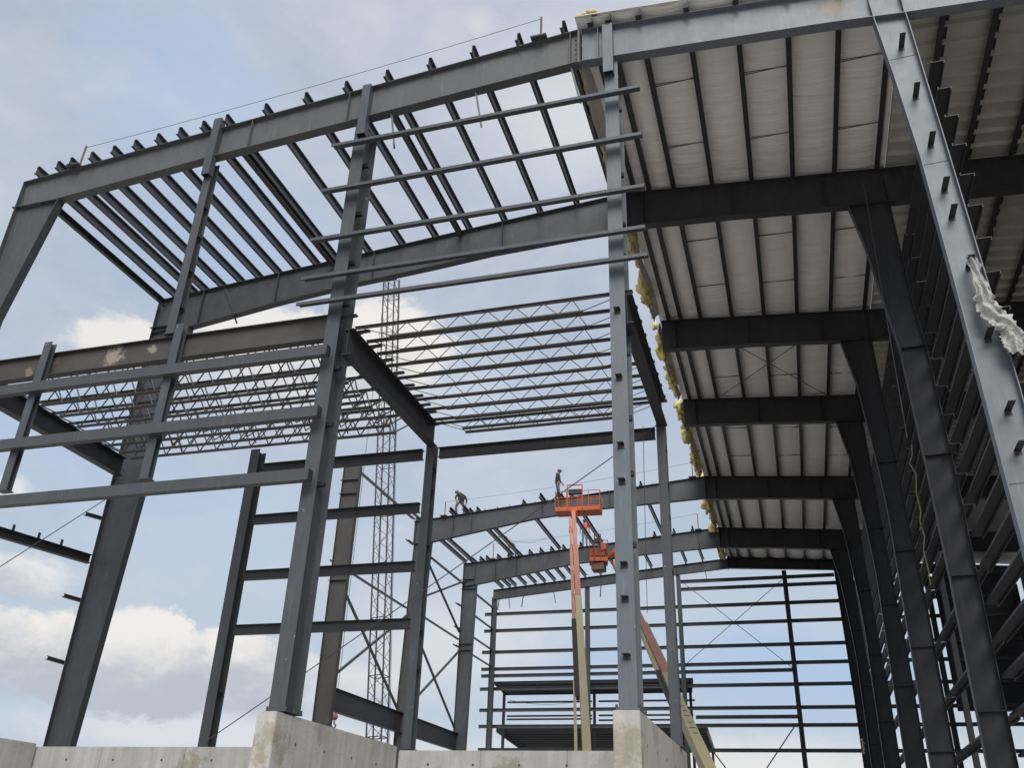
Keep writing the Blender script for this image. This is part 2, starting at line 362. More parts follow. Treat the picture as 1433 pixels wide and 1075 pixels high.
def lbot(d): return [(-12.85, 10.08), (-11.87, 10.09), (-9.61, 10.42), (-7.94, 10.60), (-6.18, 10.74), (-4.95, 10.86), (RX, 10.98)]
rafter('second rafter, deep grey web seen behind the front columns, left of the ridge', 1, [EV, (RX, RZ)], lbot(0), M_RAFT, stiff=(-11.7, -9.85, -7.6, -4.75), splice=RX)
rafter('fifth rafter with two workers on its top flange, left of the ridge', 4, [EV, (RX, RZ)],
       [(-12.85, 10.05), (-12.09, 10.1), (-8.19, 10.72), (-5.86, 10.92), (RX, 11.04)], M_RAFT, stiff=(-11.3, -10.6, -7.95, -5.5, -3.4), splice=RX, clips=[-12 + .47 * k for k in range(3, 12)] + [-5.6, -4.8, -4.0])
rafter('sixth rafter beneath the man in a red shirt, left of the ridge', 5, [EV, (RX, RZ)],
       [(-12.85, 9.95), (-12.19, 10.02), (-8.17, 10.66), (-5.24, 10.9), (RX, 11.04)], M_RAFT, stiff=(-12.3, -11.4, -10.5, -6, -3), splice=RX)
rafter('slender far end rafter at the back of the open half, left of the ridge', 6, [EV, (RX, RZ)],
       [(-12.85, 10.47), (-9.15, 10.80), (-4.02, 11.26), (RX, 11.4)], M_RAFT, stiff=(-4.4,), splice=RX)
for i in range(1, 7):
    b = [(RX + .016, 11.0), (-.2, 10.88), (2.0, 10.69), (2.6, 10.66), (9.0, 10.2)] if i < 6 else [(RX + .016, 11.4), (2.0, 11.12), (9.0, 10.5)]
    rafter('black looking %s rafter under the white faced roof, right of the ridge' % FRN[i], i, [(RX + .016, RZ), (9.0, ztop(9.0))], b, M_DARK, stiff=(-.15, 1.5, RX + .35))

def framecol(label, yi, inner, outer, mat, stiff=(), clips=(), z0=-1.0, bf=.26, cat='column', seams=()):
    Y = FY[yi] * S
    t = thing('steel_column', label, cat, V((inner[-1][0] + outer[-1][0]) / 2, FY[yi], z0), 'tapered frame columns')
    I = m(inner); O = m(outer); sg = 1 if O[0][0] > I[0][0] else -1
    MB().poly_y([(x + sg * .008, z) for x, z in I] + [(x - sg * .008, z) for x, z in O[::-1]], Y - .0035, Y + .0035).build('web', mat, t)
    MB().ribbon_y(I, .018 * sg, Y - bf / 2, Y + bf / 2).build('flange', mat, t)
    MB().ribbon_y(O, -.018 * sg, Y - bf / 2, Y + bf / 2).build('flange', mat, t)
    def ev(P, z):
        for (a, b), (c, d) in zip(P, P[1:]):
            if min(b, d) <= z <= max(b, d): return a + (c - a) * (z - b) / (d - b)
        return P[-1][0]
    for zz in stiff:
        z = S * zz + 1.6
        MB().bar((ev(I, z), Y - .068, z), (ev(O, z) + sg * .12, Y - .068, z + .02), .124, .014).build('stiffener', mat, t)
    for (cx, cz) in clips:
        p = V(cx, FY[yi], cz)
        c = MB(); c.bar(p + Vector((0, -.006, 0)), p + Vector((0, -.43, 0)), .12, .012); c.bar(p + Vector((0, -.012, -.05)), p + Vector((0, 0, -.05)), .12, .09)
        c.build('girt_clip', M_DARK, t)
    for zz in seams:
        z = S * zz + 1.6
        MB().bar((ev(I, z), Y - .008, z), (ev(O, z), Y - .008, z + .03), .006, .012).build('weld_seam', M_RAFT, t)
    base = V(outer[-1][0], FY[yi], z0)
    MB().box(((I[-1][0] + O[-1][0]) / 2, Y, base.z + .015), abs(O[-1][0] - I[-1][0]) + .1, bf + .08, .03).build('base_plate', mat, t)
    return t
framecol('near right column, big blue grey web with girt clips and hanging plastic', 0,
         [(2.07, 11.2), (2.09, 10.78), (2.18, 9.6), (2.27, 8.14), (2.33, 5.74), (2.36, 3.85), (2.39, 2.5), (2.40, -1)],
         [(2.49, 11.3), (2.53, 10.5), (2.61, 8.2), (2.66, 6.6), (2.72, 4.8), (2.75, 2.6), (2.75, -1)], M_LITB,
         clips=[(2.37, 10.18), (2.4, 9.24), (2.44, 8.37), (2.47, 7.62), (2.48, 7.19), (2.53, 6.43), (2.54, 5.44), (2.56, 4.51), (2.56, 4.04), (2.57, 3.1), (2.57, 2.2)], seams=(9.98, 8.06, 3.66))
F2I = [(1.86, 10.72), (2.02, 9.81), (2.16, 8.51), (2.26, 7.64), (2.31, 5.5), (2.33, 3.8), (2.33, -1)]
F2O = [(2.55, 11.2), (2.6, 8.5), (2.67, 7.5), (2.70, 5.5), (2.70, -1)]
F3I = [(1.83, 10.72), (2.04, 9.55), (2.14, 8.2), (2.19, 7.48), (2.23, 6.5), (2.22, 4.6), (2.2, -1)]
F3O = [(2.5, 11.2), (2.55, 8.1), (2.60, 5.8), (2.65, 4.6), (2.66, -1)]
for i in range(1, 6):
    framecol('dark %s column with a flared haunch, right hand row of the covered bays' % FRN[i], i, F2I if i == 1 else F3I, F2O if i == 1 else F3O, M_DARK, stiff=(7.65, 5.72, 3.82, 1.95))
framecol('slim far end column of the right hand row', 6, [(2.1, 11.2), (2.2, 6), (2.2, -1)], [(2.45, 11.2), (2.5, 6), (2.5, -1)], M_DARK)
framecol('front left corner column, tapered grey web cut by the picture edge', 0, [(-11.87, 10.34), (-12.16, 8.9), (-12.36, 7.9), (-12.55, 4), (-12.6, -1)],
         [(-12.84, 10.9), (-12.84, 4), (-12.84, -1)], M_RAFT, stiff=(10.33,))
framecol('second left column, broad dark tapered web standing behind the low wall', 1, [(-11.87, 10.1), (-12.0, 8.4), (-12.10, 6.3), (-12.33, 1.56), (-12.4, -1)],
         [(-12.85, 10.9), (-12.90, 6), (-12.91, -1)], M_RAFT, stiff=(10.2, 9.6))
framecol('fourth left column, rusty brown web topped by no rafter', 3, [(-12.19, 10.65), (-12.2, 3), (-12.25, -1)], [(-12.76, 10.65), (-12.74, 3), (-12.74, -1)], M_RAW, stiff=(10.2, 9.75, 7.05))
framecol('fifth left column, rusty edge showing beside the blue grey post', 4, [(-12.1, 10.1), (-12.25, 6), (-12.35, -1)], [(-12.76, 10.9), (-12.9, 5), (-12.92, -1)], M_RAW)
framecol('sixth left column, blue grey web with braces meeting its side', 5, [(-12.2, 10.0), (-12.24, 8), (-12.32, 3.6), (-12.35, -1)], [(-12.82, 10.85), (-12.85, 3.8), (-12.86, -1)], M_BLUE, stiff=(10.25, 9.85, 7.6, 7.35))
framecol('far left corner column, thin and blue grey', 6, [(-12.66, 10.5), (-12.66, -1)], [(-12.88, 10.6), (-12.9, -1)], M_BLUE)

def ipost(label, x, y, z0, z1, w, d, mat, clips=(), side=(), name='steel_column', tw=.012, tf=.018, group='upright steel posts', caps=()):
    # I section standing upright, flanges facing front and back; x,y grid centre of the front flange
    a, b = V(x, y, z0), V(x, y, z1); t = thing(name, label, 'column', a, group); up = (0, 1, 0)
    MB().bar(a, b, w, tf, up).build('flange', mat, t)
    o = Vector((0, d, 0)); MB().bar(a + o, b + o, w, tf, up).build('flange', mat, t)
    MB().bar(a + o / 2, b + o / 2, tw, d - tf - .002, up).build('web', mat, t)
    MB().bar(a + o / 2 + Vector((0, 0, .001)), a + o / 2 + Vector((0, 0, .025)), w + .08, d + .08, up).build('base_plate', mat, t)
    for zz in clips:
        p = V(x, y, zz) + Vector((0, -tf / 2, 0)); c = MB()
        c.bar(p + Vector((0, -.15, .02)), p + Vector((0, .0, .02)), .13, .012); c.bar(p + Vector((.0, -.010, -.03)), p + Vector((0, 0, -.03)), .13, .085)
        c.build('girt_clip', M_DARK, t)
    for zz in side:
        p = V(x, y, zz) + Vector((w / 2, d * .5, 0)); MB().bar(p + Vector((-w / 2 + .008, 0, 0)), p + Vector((.015, 0, 0)), .10, .10).build('beam_clip', M_DARK, t)
    for zz in caps:
        p = V(x, y, zz) + Vector((0, d / 2, 0)); MB().bar(p, p + Vector((0, 0, .02)), w + .004, d - .03, up).build('stiffener', M_DARK, t)
    return t
def stub(label, x, z0, z1, w, mat):
    a, b = V(x, 9.93, z0), V(x, 9.93, z1)
    o = MB().prism([(-w / 2, -.1), (-w / 2 + .012, -.1), (-w / 2 + .012, .085), (w / 2 - .012, .085), (w / 2 - .012, -.1), (w / 2, -.1), (w / 2, .1), (-w / 2, .1)], a, b, (0, -1, 0)).build('bent_plate', mat, None, a)
    return tag(o, label, 'bracket', 'bent plates over the post tops')
tcl = ipost('tall centre column, blue grey front flange with black girt clips', -1.715, 10.0, 1.43, 11.08, .33, .62, M_CCOL, clips=[6.44, 5.44, 4.5, 4.03, 3.01, 2.62, 1.99], side=[10.2, 9.6, 8.9, 8.0, 7.45, 6.4, 5.9, 4.95, 4.2, 3.3])
bcl = ipost('broad front column left of centre, blue grey, standing on a concrete wall', -5.925, 10.0, 1.45, 10.80, .35, .60, M_BLUE, side=[10.0, 9.0, 8.05, 7.3, 6.2, 5.3, 4.4])
stub('channel shaped plate bolted over the rafter above the tall centre column', -1.74, 10.72, 11.76, .25, M_CCOL)
stub('channel shaped plate over the rafter above the broad column left of centre', -5.865, 10.43, 11.53, .24, M_BLUE)
stub('channel shaped plate over the rafter above the slim left post', -8.745, 10.2, 11.47, .24, M_RAFT)
ipost('slim grey post between front rafter and brown beam, third from left', -8.76, 9.98, 7.06, 10.58, .24, .22, M_RAFT, side=[9.6, 9.0, 8.3, 7.6])
ipost('short grey post crossing the brown beam below the slim post', -8.52, 9.888, 4.58, 7.16, .23, .155, M_BLUE)
ipost('short grey post crossing the brown beam near the left picture edge', -11.0, 9.888, 4.60, 7.17, .23, .155, M_BLUE)
ipost('back post with girts tied to it, dark grey, second from the left', -9.19, 13.42, 1.40, 6.62, .30, .34, M_RAFT, side=[2.3])
ipost('back column carrying the joist beam, blue grey, left of centre', -5.685, 13.45, 1.39, 6.42, .235, .30, M_BLUE, side=[6.0, 5.6, 4.6, 3.2, 2.6])
ipost('back column carrying the joist beam, just right of the tall centre column', -1.635, 13.3, 1.42, 6.38, .22, .32, M_BLUE, caps=[5.9, 5.3, 4.75, 3.9, 2.9])

for t_, x_, z_ in ((tcl, -1.715, 1.43), (bcl, -5.925, 1.45)):
    p = V(x_, 10.0, z_); bolts(t_, [p + Vector((sx_, yy, .024)) for sx_ in (-.2, .2) for yy in (-.01, .3, .6)], (0, 0, 1), M_RAW, .022, .07)
# beams ---------------------------------------------------------------
def ibeam(name, label, p0, p1, h, bf, mat, cat='beam', group='steel beams', tf=.018, tw=.012, extra=None):
    p0, p1 = Vector(p0), Vector(p1); t = thing(name, label, cat, p0, group); k = Vector((0, 0, h))
    MB().bar(p0, p1, bf, tf).build('top_flange', mat, t)
    MB().bar(p0 - k, p1 - k, bf, tf).build('bottom_flange', mat, t)
    MB().bar(p0 - k / 2, p1 - k / 2, tw, h - tf - .002).build('web', mat, t)
    return t
ibeam('floor_beam', 'brown mill scale beam with pale scuffs across the left front', V(-13.6, 10.06, 7.02), V(-6.03, 10.06, 7.02), .63, .22, M_RAW)
for z, lab in ((6.42, 'upper'), (5.45, 'middle'), (4.52, 'lower')):
    p0, p1 = V(-13.2, 9.785, z - .125), V(-5.84, 9.785, z - .125); t = thing('wall_girt', '%s long blue grey channel girt across the left front, ending on the broad column' % lab, 'girt', p0, 'front left channel girts')
    MB().prism([(0, -.13), (.016, -.13), (.016, .13), (0, .13)], p0, p1).build('channel_web', M_RAFT, t)
    MB().prism([(.0161, -.13), (.20, -.13), (.20, -.116), (.0161, -.116)], p0, p1).build('bottom_flange', M_RAFT, t) if False else None
    MB().prism([(-.16, -.13), (-.0005, -.13), (-.0005, -.115), (-.16, -.115)], p0, p1).build('bottom_flange', M_RAFT, t)
    MB().prism([(-.16, .115), (-.0005, .115), (-.0005, .13), (-.16, .13)], p0, p1).build('top_flange', M_RAFT, t)
    MB().box(p1 + Vector((.012, .06, -.01)), .02, .18, .24).build('end_plate', M_DARK, t)
for i, (x0, x1, z) in enumerate(((-6.31, -1.27, 10.285), (-6.36, -1.265, 9.355), (-6.41, -1.26, 8.40), (-6.45, -1.28, 7.69), (-6.46, -1.26, 7.23))):
    p0, p1 = V(x0, 9.86, z - .06), V(x1, 9.86, z - .06)
    o = MB().prism(zprof(.21, .085, .012, .03), p0 - Vector((0, .12, 0)), p1 - Vector((0, .12, 0)), (0, 1, 0)).build('wall_girt', M_BLUE, None, p0)
    tag(o, '%s girt down of the five spanning from broad column to tall centre column' % ORD[i], 'girt', 'front wall girts under the rafter')
ibeam('floor_beam', 'dark beam carrying joist ends, running back from the broad column', V(-5.66, 10.02, 6.74), V(-5.62, 13.42, 6.74), .66, .26, M_DARK)
ibeam('floor_beam', 'dark beam carrying joist ends, running back from tall centre column', V(-1.60, 10.05, 6.72), V(-1.60, 13.3, 6.70), .70, .26, M_DARK)
ibeam('floor_beam', 'dark beam carrying joist ends at the far left', V(-12.62, 9.2, 6.97), V(-12.62, 13.95, 6.95), .60, .26, M_DARK)
ibeam('floor_beam', 'lone low beam with upright clips left of the second left column', V(-13.9, 10.6, 4.98), V(-12.92, 14.05, 4.98), .26, .2, M_DARK)
bt = [o for o in col.objects if o.name.startswith('floor_beam')][-1]
for k in (.40, .55, .69, .82):
    p = V(-13.9, 10.6, 4.98).lerp(V(-12.92, 14.05, 4.98), k); MB().box(p + Vector((0, 0, .11)), .02, .09, .2).build('upright_clip', M_BLUE, bt)
def pipe(label, x0, x1, y, z, h, b, mat, grp):
    p0, p1 = V(x0, y, z), V(x1, y, z); t = thing('cross_beam', label, 'beam', p0, grp)
    MB().bar(p0 + Vector((0, 0, h / 2)), p1 + Vector((0, 0, h / 2)), b, .014).build('top_flange', mat, t)
    MB().bar(p0 - Vector((0, 0, h / 2)), p1 - Vector((0, 0, h / 2)), b, .014).build('bottom_flange', mat, t)
    MB().bar(p0, p1, .012, h - .016).build('web', mat, t)
pipe('long dark header beam under the joists between the two back columns', -5.50, -1.74, 13.42, 6.20, .27, .2, M_DARK, 'beams of the back wall line')
pipe('dark header beam under the left joists, behind the broad column', -8.95, -5.80, 13.42, 6.20, .27, .2, M_DARK, 'beams of the back wall line')
for z, lab in ((5.23, 'upper'), (4.21, 'middle'), (3.27, 'lower')):
    pipe('%s dark cross beam tying the dark back post to the back column' % lab, -9.0, -5.79, 13.45, z, .24, .18, M_DARK, 'beams of the back wall line')
ibeam('floor_beam', 'low deep side wall beam from the rusty fourth column to the sixth', V(-12.72, 23.55, 4.17), V(-12.72, 35.0, 4.2), 1.0, .26, M_DARK)

# purlins --------------------------------------------------------------
def purlin(label, x, y0, y1, grp, mat=None, h=.25, name='roof_purlin', dz=0.0, b=.072):
    a, e = V(x, y0, ztop(x) + dz), V(x, y1, ztop(x) + dz)
    o = MB().prism(zprof(h, b, .012), a, e).build(name, mat or M_PURL, None, a)
    return tag(o, label, 'purlin', grp)
PL = [-12.47, -12.03, -11.75, -11.31, -10.84, -10.39, -9.92, -9.47, -9.0, -8.53, -7.77, -7.0, -6.25, -5.5, -4.73, -3.97, -3.2, -2.45]
for i, x in enumerate(PL):
    purlin('%s purlin from the left eave across the open front roof bay' % ORD[i], x, 9.8, 14.27, 'purlins of the open front bay')
def strut(label, x, y0, y1, w, h, dz, mat):
    a, e = V(x, y0, ztop(x) + dz), V(x, y1, ztop(x) + dz)
    o = MB().prism(cprof(h, w, .012, .03), a, e).build('eave_strut', mat, None, a); return tag(o, label, 'strut', 'channel struts between the first two rafters')
strut('channel eave strut along the left eave of the open front bay', -12.72, 10.1, 14.1, .09, .26, -.12, M_RAFT)
strut('brown doubled channel strut under the tenth purlin of the front bay', -8.62, 10.1, 14.1, .16, .22, -.06, M_RAW)
strut('pale flat channel strut between broad and tall centre columns, below the purlins', -5.72, 10.1, 14.1, .14, .2, -.06, M_RAFT)
PF6 = [-12.39, -12.04, -11.77, -11.29, -10.82, -10.38, -9.92, -9.45, -9.0, -8.49, -7.77, -7.0, -6.2, -5.5, -4.75, -3.97, -3.24, -2.47]
for i, x in enumerate(PF6):
    purlin('%s purlin from the left eave in the far open roof bay' % ORD[i], x, 34.72, 39.3, 'purlins of the far open bay')
for x, lab in ((-12.74, 'leftmost loose purlin'), (-12.43, 'second loose purlin'), (-10.68, 'third loose purlin, beside the stooping man in tan,'), (-10.4, 'fourth loose purlin, under the stooping man in tan,'),
               (-8.66, 'lone middle purlin'), (-7.25, 'purlin left of the red shirted man'), (-6.9, 'purlin in front of the red shirted man'), (-4.42, 'lone purlin near the ridge')):
    purlin(lab + ' between fifth and sixth rafters', x, 29.35, 35.1, 'purlins of the part built bay')
for x, lab in ((-11.3, 'beside the crouching man'), (-10.8, 'under the crouching man'), (-7.93, 'left of the standing man'), (-7.3, 'under the standing man')):
    a = V(x, 29.0, ztop(x)); o = MB().prism(zprof(.25, .085), a, V(x, 29.9, ztop(x))).build('roof_purlin', M_PURL, None, a)
    tag(o, 'short purlin end on the fifth rafter ' + lab, 'purlin', 'purlin ends on the fifth rafter')
PR = [-1.97, -1.68, -1.2, -.46, .28, 1.03, 1.77, 2.5]; PA = [3.24, 3.97, 4.7, 5.45, 6.2, 7.7]
BAY = ['front', 'second', 'third', 'fourth', 'fifth', 'sixth']
for i in range(6):
    for k, x in enumerate(PR):
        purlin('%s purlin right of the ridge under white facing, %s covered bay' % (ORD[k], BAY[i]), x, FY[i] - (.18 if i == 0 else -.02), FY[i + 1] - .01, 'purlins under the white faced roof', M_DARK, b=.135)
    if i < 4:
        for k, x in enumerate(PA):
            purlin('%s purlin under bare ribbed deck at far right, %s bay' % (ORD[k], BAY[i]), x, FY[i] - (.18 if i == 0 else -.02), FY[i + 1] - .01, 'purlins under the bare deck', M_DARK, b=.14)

# roof sheets ------------------------------------------------------------
DZ = .25 / S + .005
def sheet_z(x): return ztop(x) + DZ
random.seed(5)
for i in range(6):
    y0 = FY[i] - (.2 if i == 0 else 0); y1 = FY[i + 1] - .004
    if i == 5: y1 = FY[6] + .25
    t = thing('roof_panel', 'white faced insulated roof panel over the %s covered bay' % BAY[i], 'roof', V(-2.1, y0, sheet_z(-2.1)), 'insulated roof bays')
    f = MB(); xs = []
    ED = [-2.24] + [x for x in PR[1:]] + [2.62]
    for a, b in zip(ED, ED[1:]):
        for q in range(6): xs.append((a + (b - a) * q / 6, math.sin(math.pi * q / 6)))
    xs.append((2.62, 0)); ny = int((y1 - y0) * 16)
    for j in range(ny + 1):
        y = y0 + (y1 - y0) * j / ny
        for x, sg in xs:
            w = noise.noise(Vector((x * 1.3, y * 5.0, i))) * .020 + noise.noise(Vector((x * .6, y * 1.2, i + 7))) * .022
            f.v.append(V(x, y, sheet_z(x) - .02 - sg * (.05 + w)))
    nx = len(xs)
    for j in range(ny):
        for k in range(nx - 1):
            a = j * nx + k; f.f.append((a, a + 1, a + nx + 1, a + nx))
    fo = f.build('insulation_facing', M_FACE, t, smooth=True)
    d = MB(); A, B = V(-2.2, y0, sheet_z(-2.2)), V(2.62, y0, sheet_z(2.62))
    d.prism([(A.x - .08, A.z), (B.x, B.z), (B.x, B.z + .03), (A.x - .08, A.z + .03)], (0, S * y0, 0), (0, S * y1, 0), (0, 0, 1))
    d.build('roof_sheet', M_DECK, t)
    if i == 5:
        for xa, xb in ((-2.2, 2.6),): MB().prism([(-.02, 0), (.02, 0), (.02, .235), (-.02, .235)], V(xa, FY[6] + .02, ztop(xa)), V(xb, FY[6] + .02, ztop(xb))).build('closure_strip', M_DARK, t)
    t = thing('roof_deck', 'bare ribbed metal roof deck at far right, %s bay' % BAY[i], 'roof', V(2.63, y0, sheet_z(2.63)), 'bare deck bays')
    d = MB(); A, B = V(2.63, y0, sheet_z(2.63)), V(9.2, y0, sheet_z(9.2))
    d.prism([(A.x, A.z), (B.x, B.z), (B.x, B.z + .02), (A.x, A.z + .02)], (0, S * y0, 0), (0, S * y1, 0), (0, 0, 1)); d.build('roof_sheet', M_DECK, t)
    if i < 4:
        r_ = MB(); y = y0 + .12
        while y < y1 - .1:
            a, b = V(2.65, y, sheet_z(2.65)), V(9.1, y, sheet_z(9.1))
            r_.prism([(-.075, .0), (.075, .0), (.028, -.105), (-.028, -.105)], a - Vector((0, 0, .001)), b - Vector((0, 0, .001))); y += .36
        r_.build('standing_ribs', M_DECK, t)

# wire ties between purlins under the facing
def rods(label, pts, r, grp, name='brace_rod', cat='rod', mat=None):
    b = MB()
    for a, e in pts: b.tube(a, e, r, 5)
    return tag(b.build(name, mat or M_RODS, None, pts[0][0]), label, cat, grp)
for i, n_r in ((0, 2), (1, 2), (2, 2), (3, 2)):
    for q, k in enumerate((2, 4, 6)):
        for s_ in range(n_r):
            y = FY[i] + (FY[i + 1] - FY[i]) * (.36 + .36 * s_ if i else .33 + .38 * s_); x0, x1 = PR[k], PR[k + 1]
            z0, z1 = ztop(x0) + .06, ztop(x1) + .06
            rods('%s crossed sag rods from the ridge, %s row, %s covered bay' % (ORD[q], 'nearer' if s_ == 0 else 'farther', BAY[i]),
                 [(V(x0, y, z0), V(x1, y + .03, z1 + .05)), (V(x0, y + .10, z0 + .05), V(x1, y - .04, z1))], .0115, 'sag rods between purlins', 'sag_rod')
rods('pair of crossed wind brace rods under the third covered bay', [(V(-.72, 19.2, 11.2), V(1.72, 22.8, 11.15)), (V(1.4, 19.2, 11.15), V(-1.05, 22.2, 11.2))], .018, 'wind bracing')

# torn insulation along the ridge edge -------------------------------------
random.seed(11)
for i in range(6):
    y0, y1 = FY[i] + .25, FY[i + 1] - .15
    t = thing('insulation_edge', 'yellow wool and torn white facing hanging at the ridge edge, %s bay' % BAY[i], 'insulation', V(-2.2, y0, sheet_z(-2.2)), 'torn insulation along the ridge')
    fl = MB(); n_ = 26
    for j in range(n_ + 1):
        y = y0 + (y1 - y0) * j / n_
        d = .20 + .14 * noise.noise(Vector((y * .7, i, 3))) + .05 * noise.noise(Vector((y * 3, i, 9))); d = max(d, .05)
        for q in range(5):
            fq = q / 4
            fl.v.append(V(-2.22 - .13 * fq - .04 * math.sin(fq * 3 + y * 2), y, sheet_z(-2.1) - .02 - d * fq + .04 * math.sin(fq * 3.1)))
    for j in range(n_):
        for q in range(4):
            a = j * 5 + q; fl.f.append((a, a + 1, a + 6, a + 5))
    fo = fl.build('torn_facing', M_FLAP, t, smooth=True)
    md = fo.modifiers.new('thick', 'SOLIDIFY'); md.thickness = .012
    w = MB(); nl = 18; nk = int((y1 - y0) * 42)
    for k in range(nk + 1):
        y = y0 + (y1 - y0) * k / nk; tt = noise.noise(Vector((y * 1.1, i, 20))); t2 = noise.noise(Vector((y * 4.2, i, 31)))
        rr = max(.022, (.125 + .23 * tt + .15 * t2) * (.4 if i == 0 else 1)) if 0 < k < nk else .01
        c = V(-2.37 + .07 * noise.noise(Vector((y * 2.1, i, 5))), y, sheet_z(-2.2) - .06 - .20 * max(0, tt + .12))
        for q in range(nl):
            an = 2 * math.pi * q / nl; wv = 1 + .95 * noise.noise(Vector((math.cos(an) * 1.6, math.sin(an) * 1.6, y * 6))) + .6 * noise.noise(Vector((math.cos(an) * 3.5, math.sin(an) * 3.5, y * 16))); wv = max(wv, .15)
            w.v.append(c + Vector((math.cos(an) * rr * .9 * wv, 0, math.sin(an) * rr * 1.5 * wv)))
    for k in range(nk):
        for q in range(nl):
            a = k * nl + q; b = k * nl + (q + 1) % nl; w.f.append((a, b, b + nl, a + nl))
    w.build('yellow_wool', M_WOOL, t, smooth=True)
t = MB()
for k in range(7): t.ball(V(-2.2 + .045 * k, 9.83 + .02 * (k % 2), 12.03 + .02 * math.sin(k * 1.7) + .006 * k), .055 + .012 * (k > 3), 9, (1.2, 1, .8), .5, k)
tag(t.build('insulation_scrap', M_WOOL, None, V(-2.1, 9.83, 12.0), smooth=True), 'small yellow scrap of wool lying on the roof edge at the ridge', 'insulation')

# side wall of the right hand row ---------------------------------------------
zs1 = [1.38 + .502 * k for k in range(18)]
for k, z in enumerate(zs1):
    a, b = V(2.72, 10.12, z), V(2.72, 14.1, z)
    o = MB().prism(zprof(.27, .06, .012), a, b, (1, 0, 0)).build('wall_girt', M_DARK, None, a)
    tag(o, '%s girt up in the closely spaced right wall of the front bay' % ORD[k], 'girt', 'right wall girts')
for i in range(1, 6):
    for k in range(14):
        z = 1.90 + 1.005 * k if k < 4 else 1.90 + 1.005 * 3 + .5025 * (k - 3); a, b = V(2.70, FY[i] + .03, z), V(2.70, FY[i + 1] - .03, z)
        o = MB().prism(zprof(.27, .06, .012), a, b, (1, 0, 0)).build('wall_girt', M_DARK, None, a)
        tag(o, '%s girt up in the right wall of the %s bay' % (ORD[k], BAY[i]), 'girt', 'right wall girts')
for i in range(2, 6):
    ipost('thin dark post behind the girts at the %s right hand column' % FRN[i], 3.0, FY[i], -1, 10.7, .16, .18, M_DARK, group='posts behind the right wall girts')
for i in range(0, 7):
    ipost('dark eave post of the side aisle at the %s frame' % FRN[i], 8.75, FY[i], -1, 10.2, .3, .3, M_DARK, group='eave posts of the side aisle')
sh = MB(); y = 10.0
pts = []
while y < 39.4:
    pts += [(y, 0), (y + .1, 0), (y + .13, .03), (y + .19, .03)]; y += .22
for (ya, xa), (yb, xb) in zip(pts, pts[1:]):
    a = V(9.05 + xa, ya, -1); b = V(9.05 + xb, yb, -1); o_ = len(sh.v)
    sh.v += [a, b, b + Vector((0, 0, S * 11.7)), a + Vector((0, 0, S * 11.7))]; sh.f.append((o_, o_ + 1, o_ + 2, o_ + 3))
tag(sh.build('wall_sheeting', M_WALL, None, V(9.05, 24, -1)), 'dark ribbed sheeting closing the far side of the side aisle', 'wall')

tag(MB().bar(V(5.9, 39.62, 8.2), V(8.9, 39.62, 8.2), .03, 8.6).build('wall_sheeting', M_WALL, None, V(7.4, 39.6, 5.5)), 'dark sheeting high in the far end of the side aisle', 'wall')
# far end wall --------------------------------------------------------------
FZ = [(10.98, -4.3, 2.1), (10.64, -4.3, 8.8), (9.88, -13.3, 8.8), (9.12, -13.3, 8.8), (8.17, -13.35, 8.8), (7.43, -13.35, 8.8), (7.14, -13.34, 0.0), (6.58, -13.37, 8.8), (5.69, -13.36, 8.8), (5.34, -4.0, 0.0), (5.02, -13.36, 8.8), (4.08, -13.34, 8.8), (3.1, -13.3, 8.8), (2.1, -13.3, 8.8)]
for k, (z, x0, x1) in enumerate(FZ):
    a, b = V(x0, 39.45, z - .07), V(x1, 39.45, z - .07)
    o = MB().prism(zprof(.22, .08, .014), a, b).build('wall_girt', M_PURL, None, a)
    tag(o, '%s girt down of the far end wall against the sky' % ORD[k], 'girt', 'far end wall girts')
for x, w, lab in ((-4.38, .28, 'beside the back column right of the tall centre column'), (-8.45, .3, 'just behind the upright lift boom'), (.09, .3, 'alone against the sky beneath the covered bays'), (5.6, .3, 'hidden among the right wall girts')):
    zt = 11.2 if x < 2 else 10.7
    ipost('far end wall column ' + lab, x, 39.2, -1, zt, w, .25, M_DARK if x > -2 else M_BLUE, caps=(7.2, 5.4) if 0 < x < 1 else (), group='far end wall columns')
rods('pair of crossed brace rods high in the far end wall', [(V(-4.21, 39.3, 10.92), V(.0, 39.3, 7.2)), (V(-.03, 39.3, 10.82), V(-4.26, 39.3, 7.43))], .022, 'wind bracing')
rods('single brace rod low in the far end wall, left of its lone column', [(V(-.12, 39.3, 5.0), V(-3.6, 39.3, .6))], .04, 'wind bracing')
rods('single brace rod low in the far end wall, right of the tan boom', [(V(-3.35, 39.3, 3.98), V(-1.6, 39.3, 1.6))], .04, 'wind bracing')

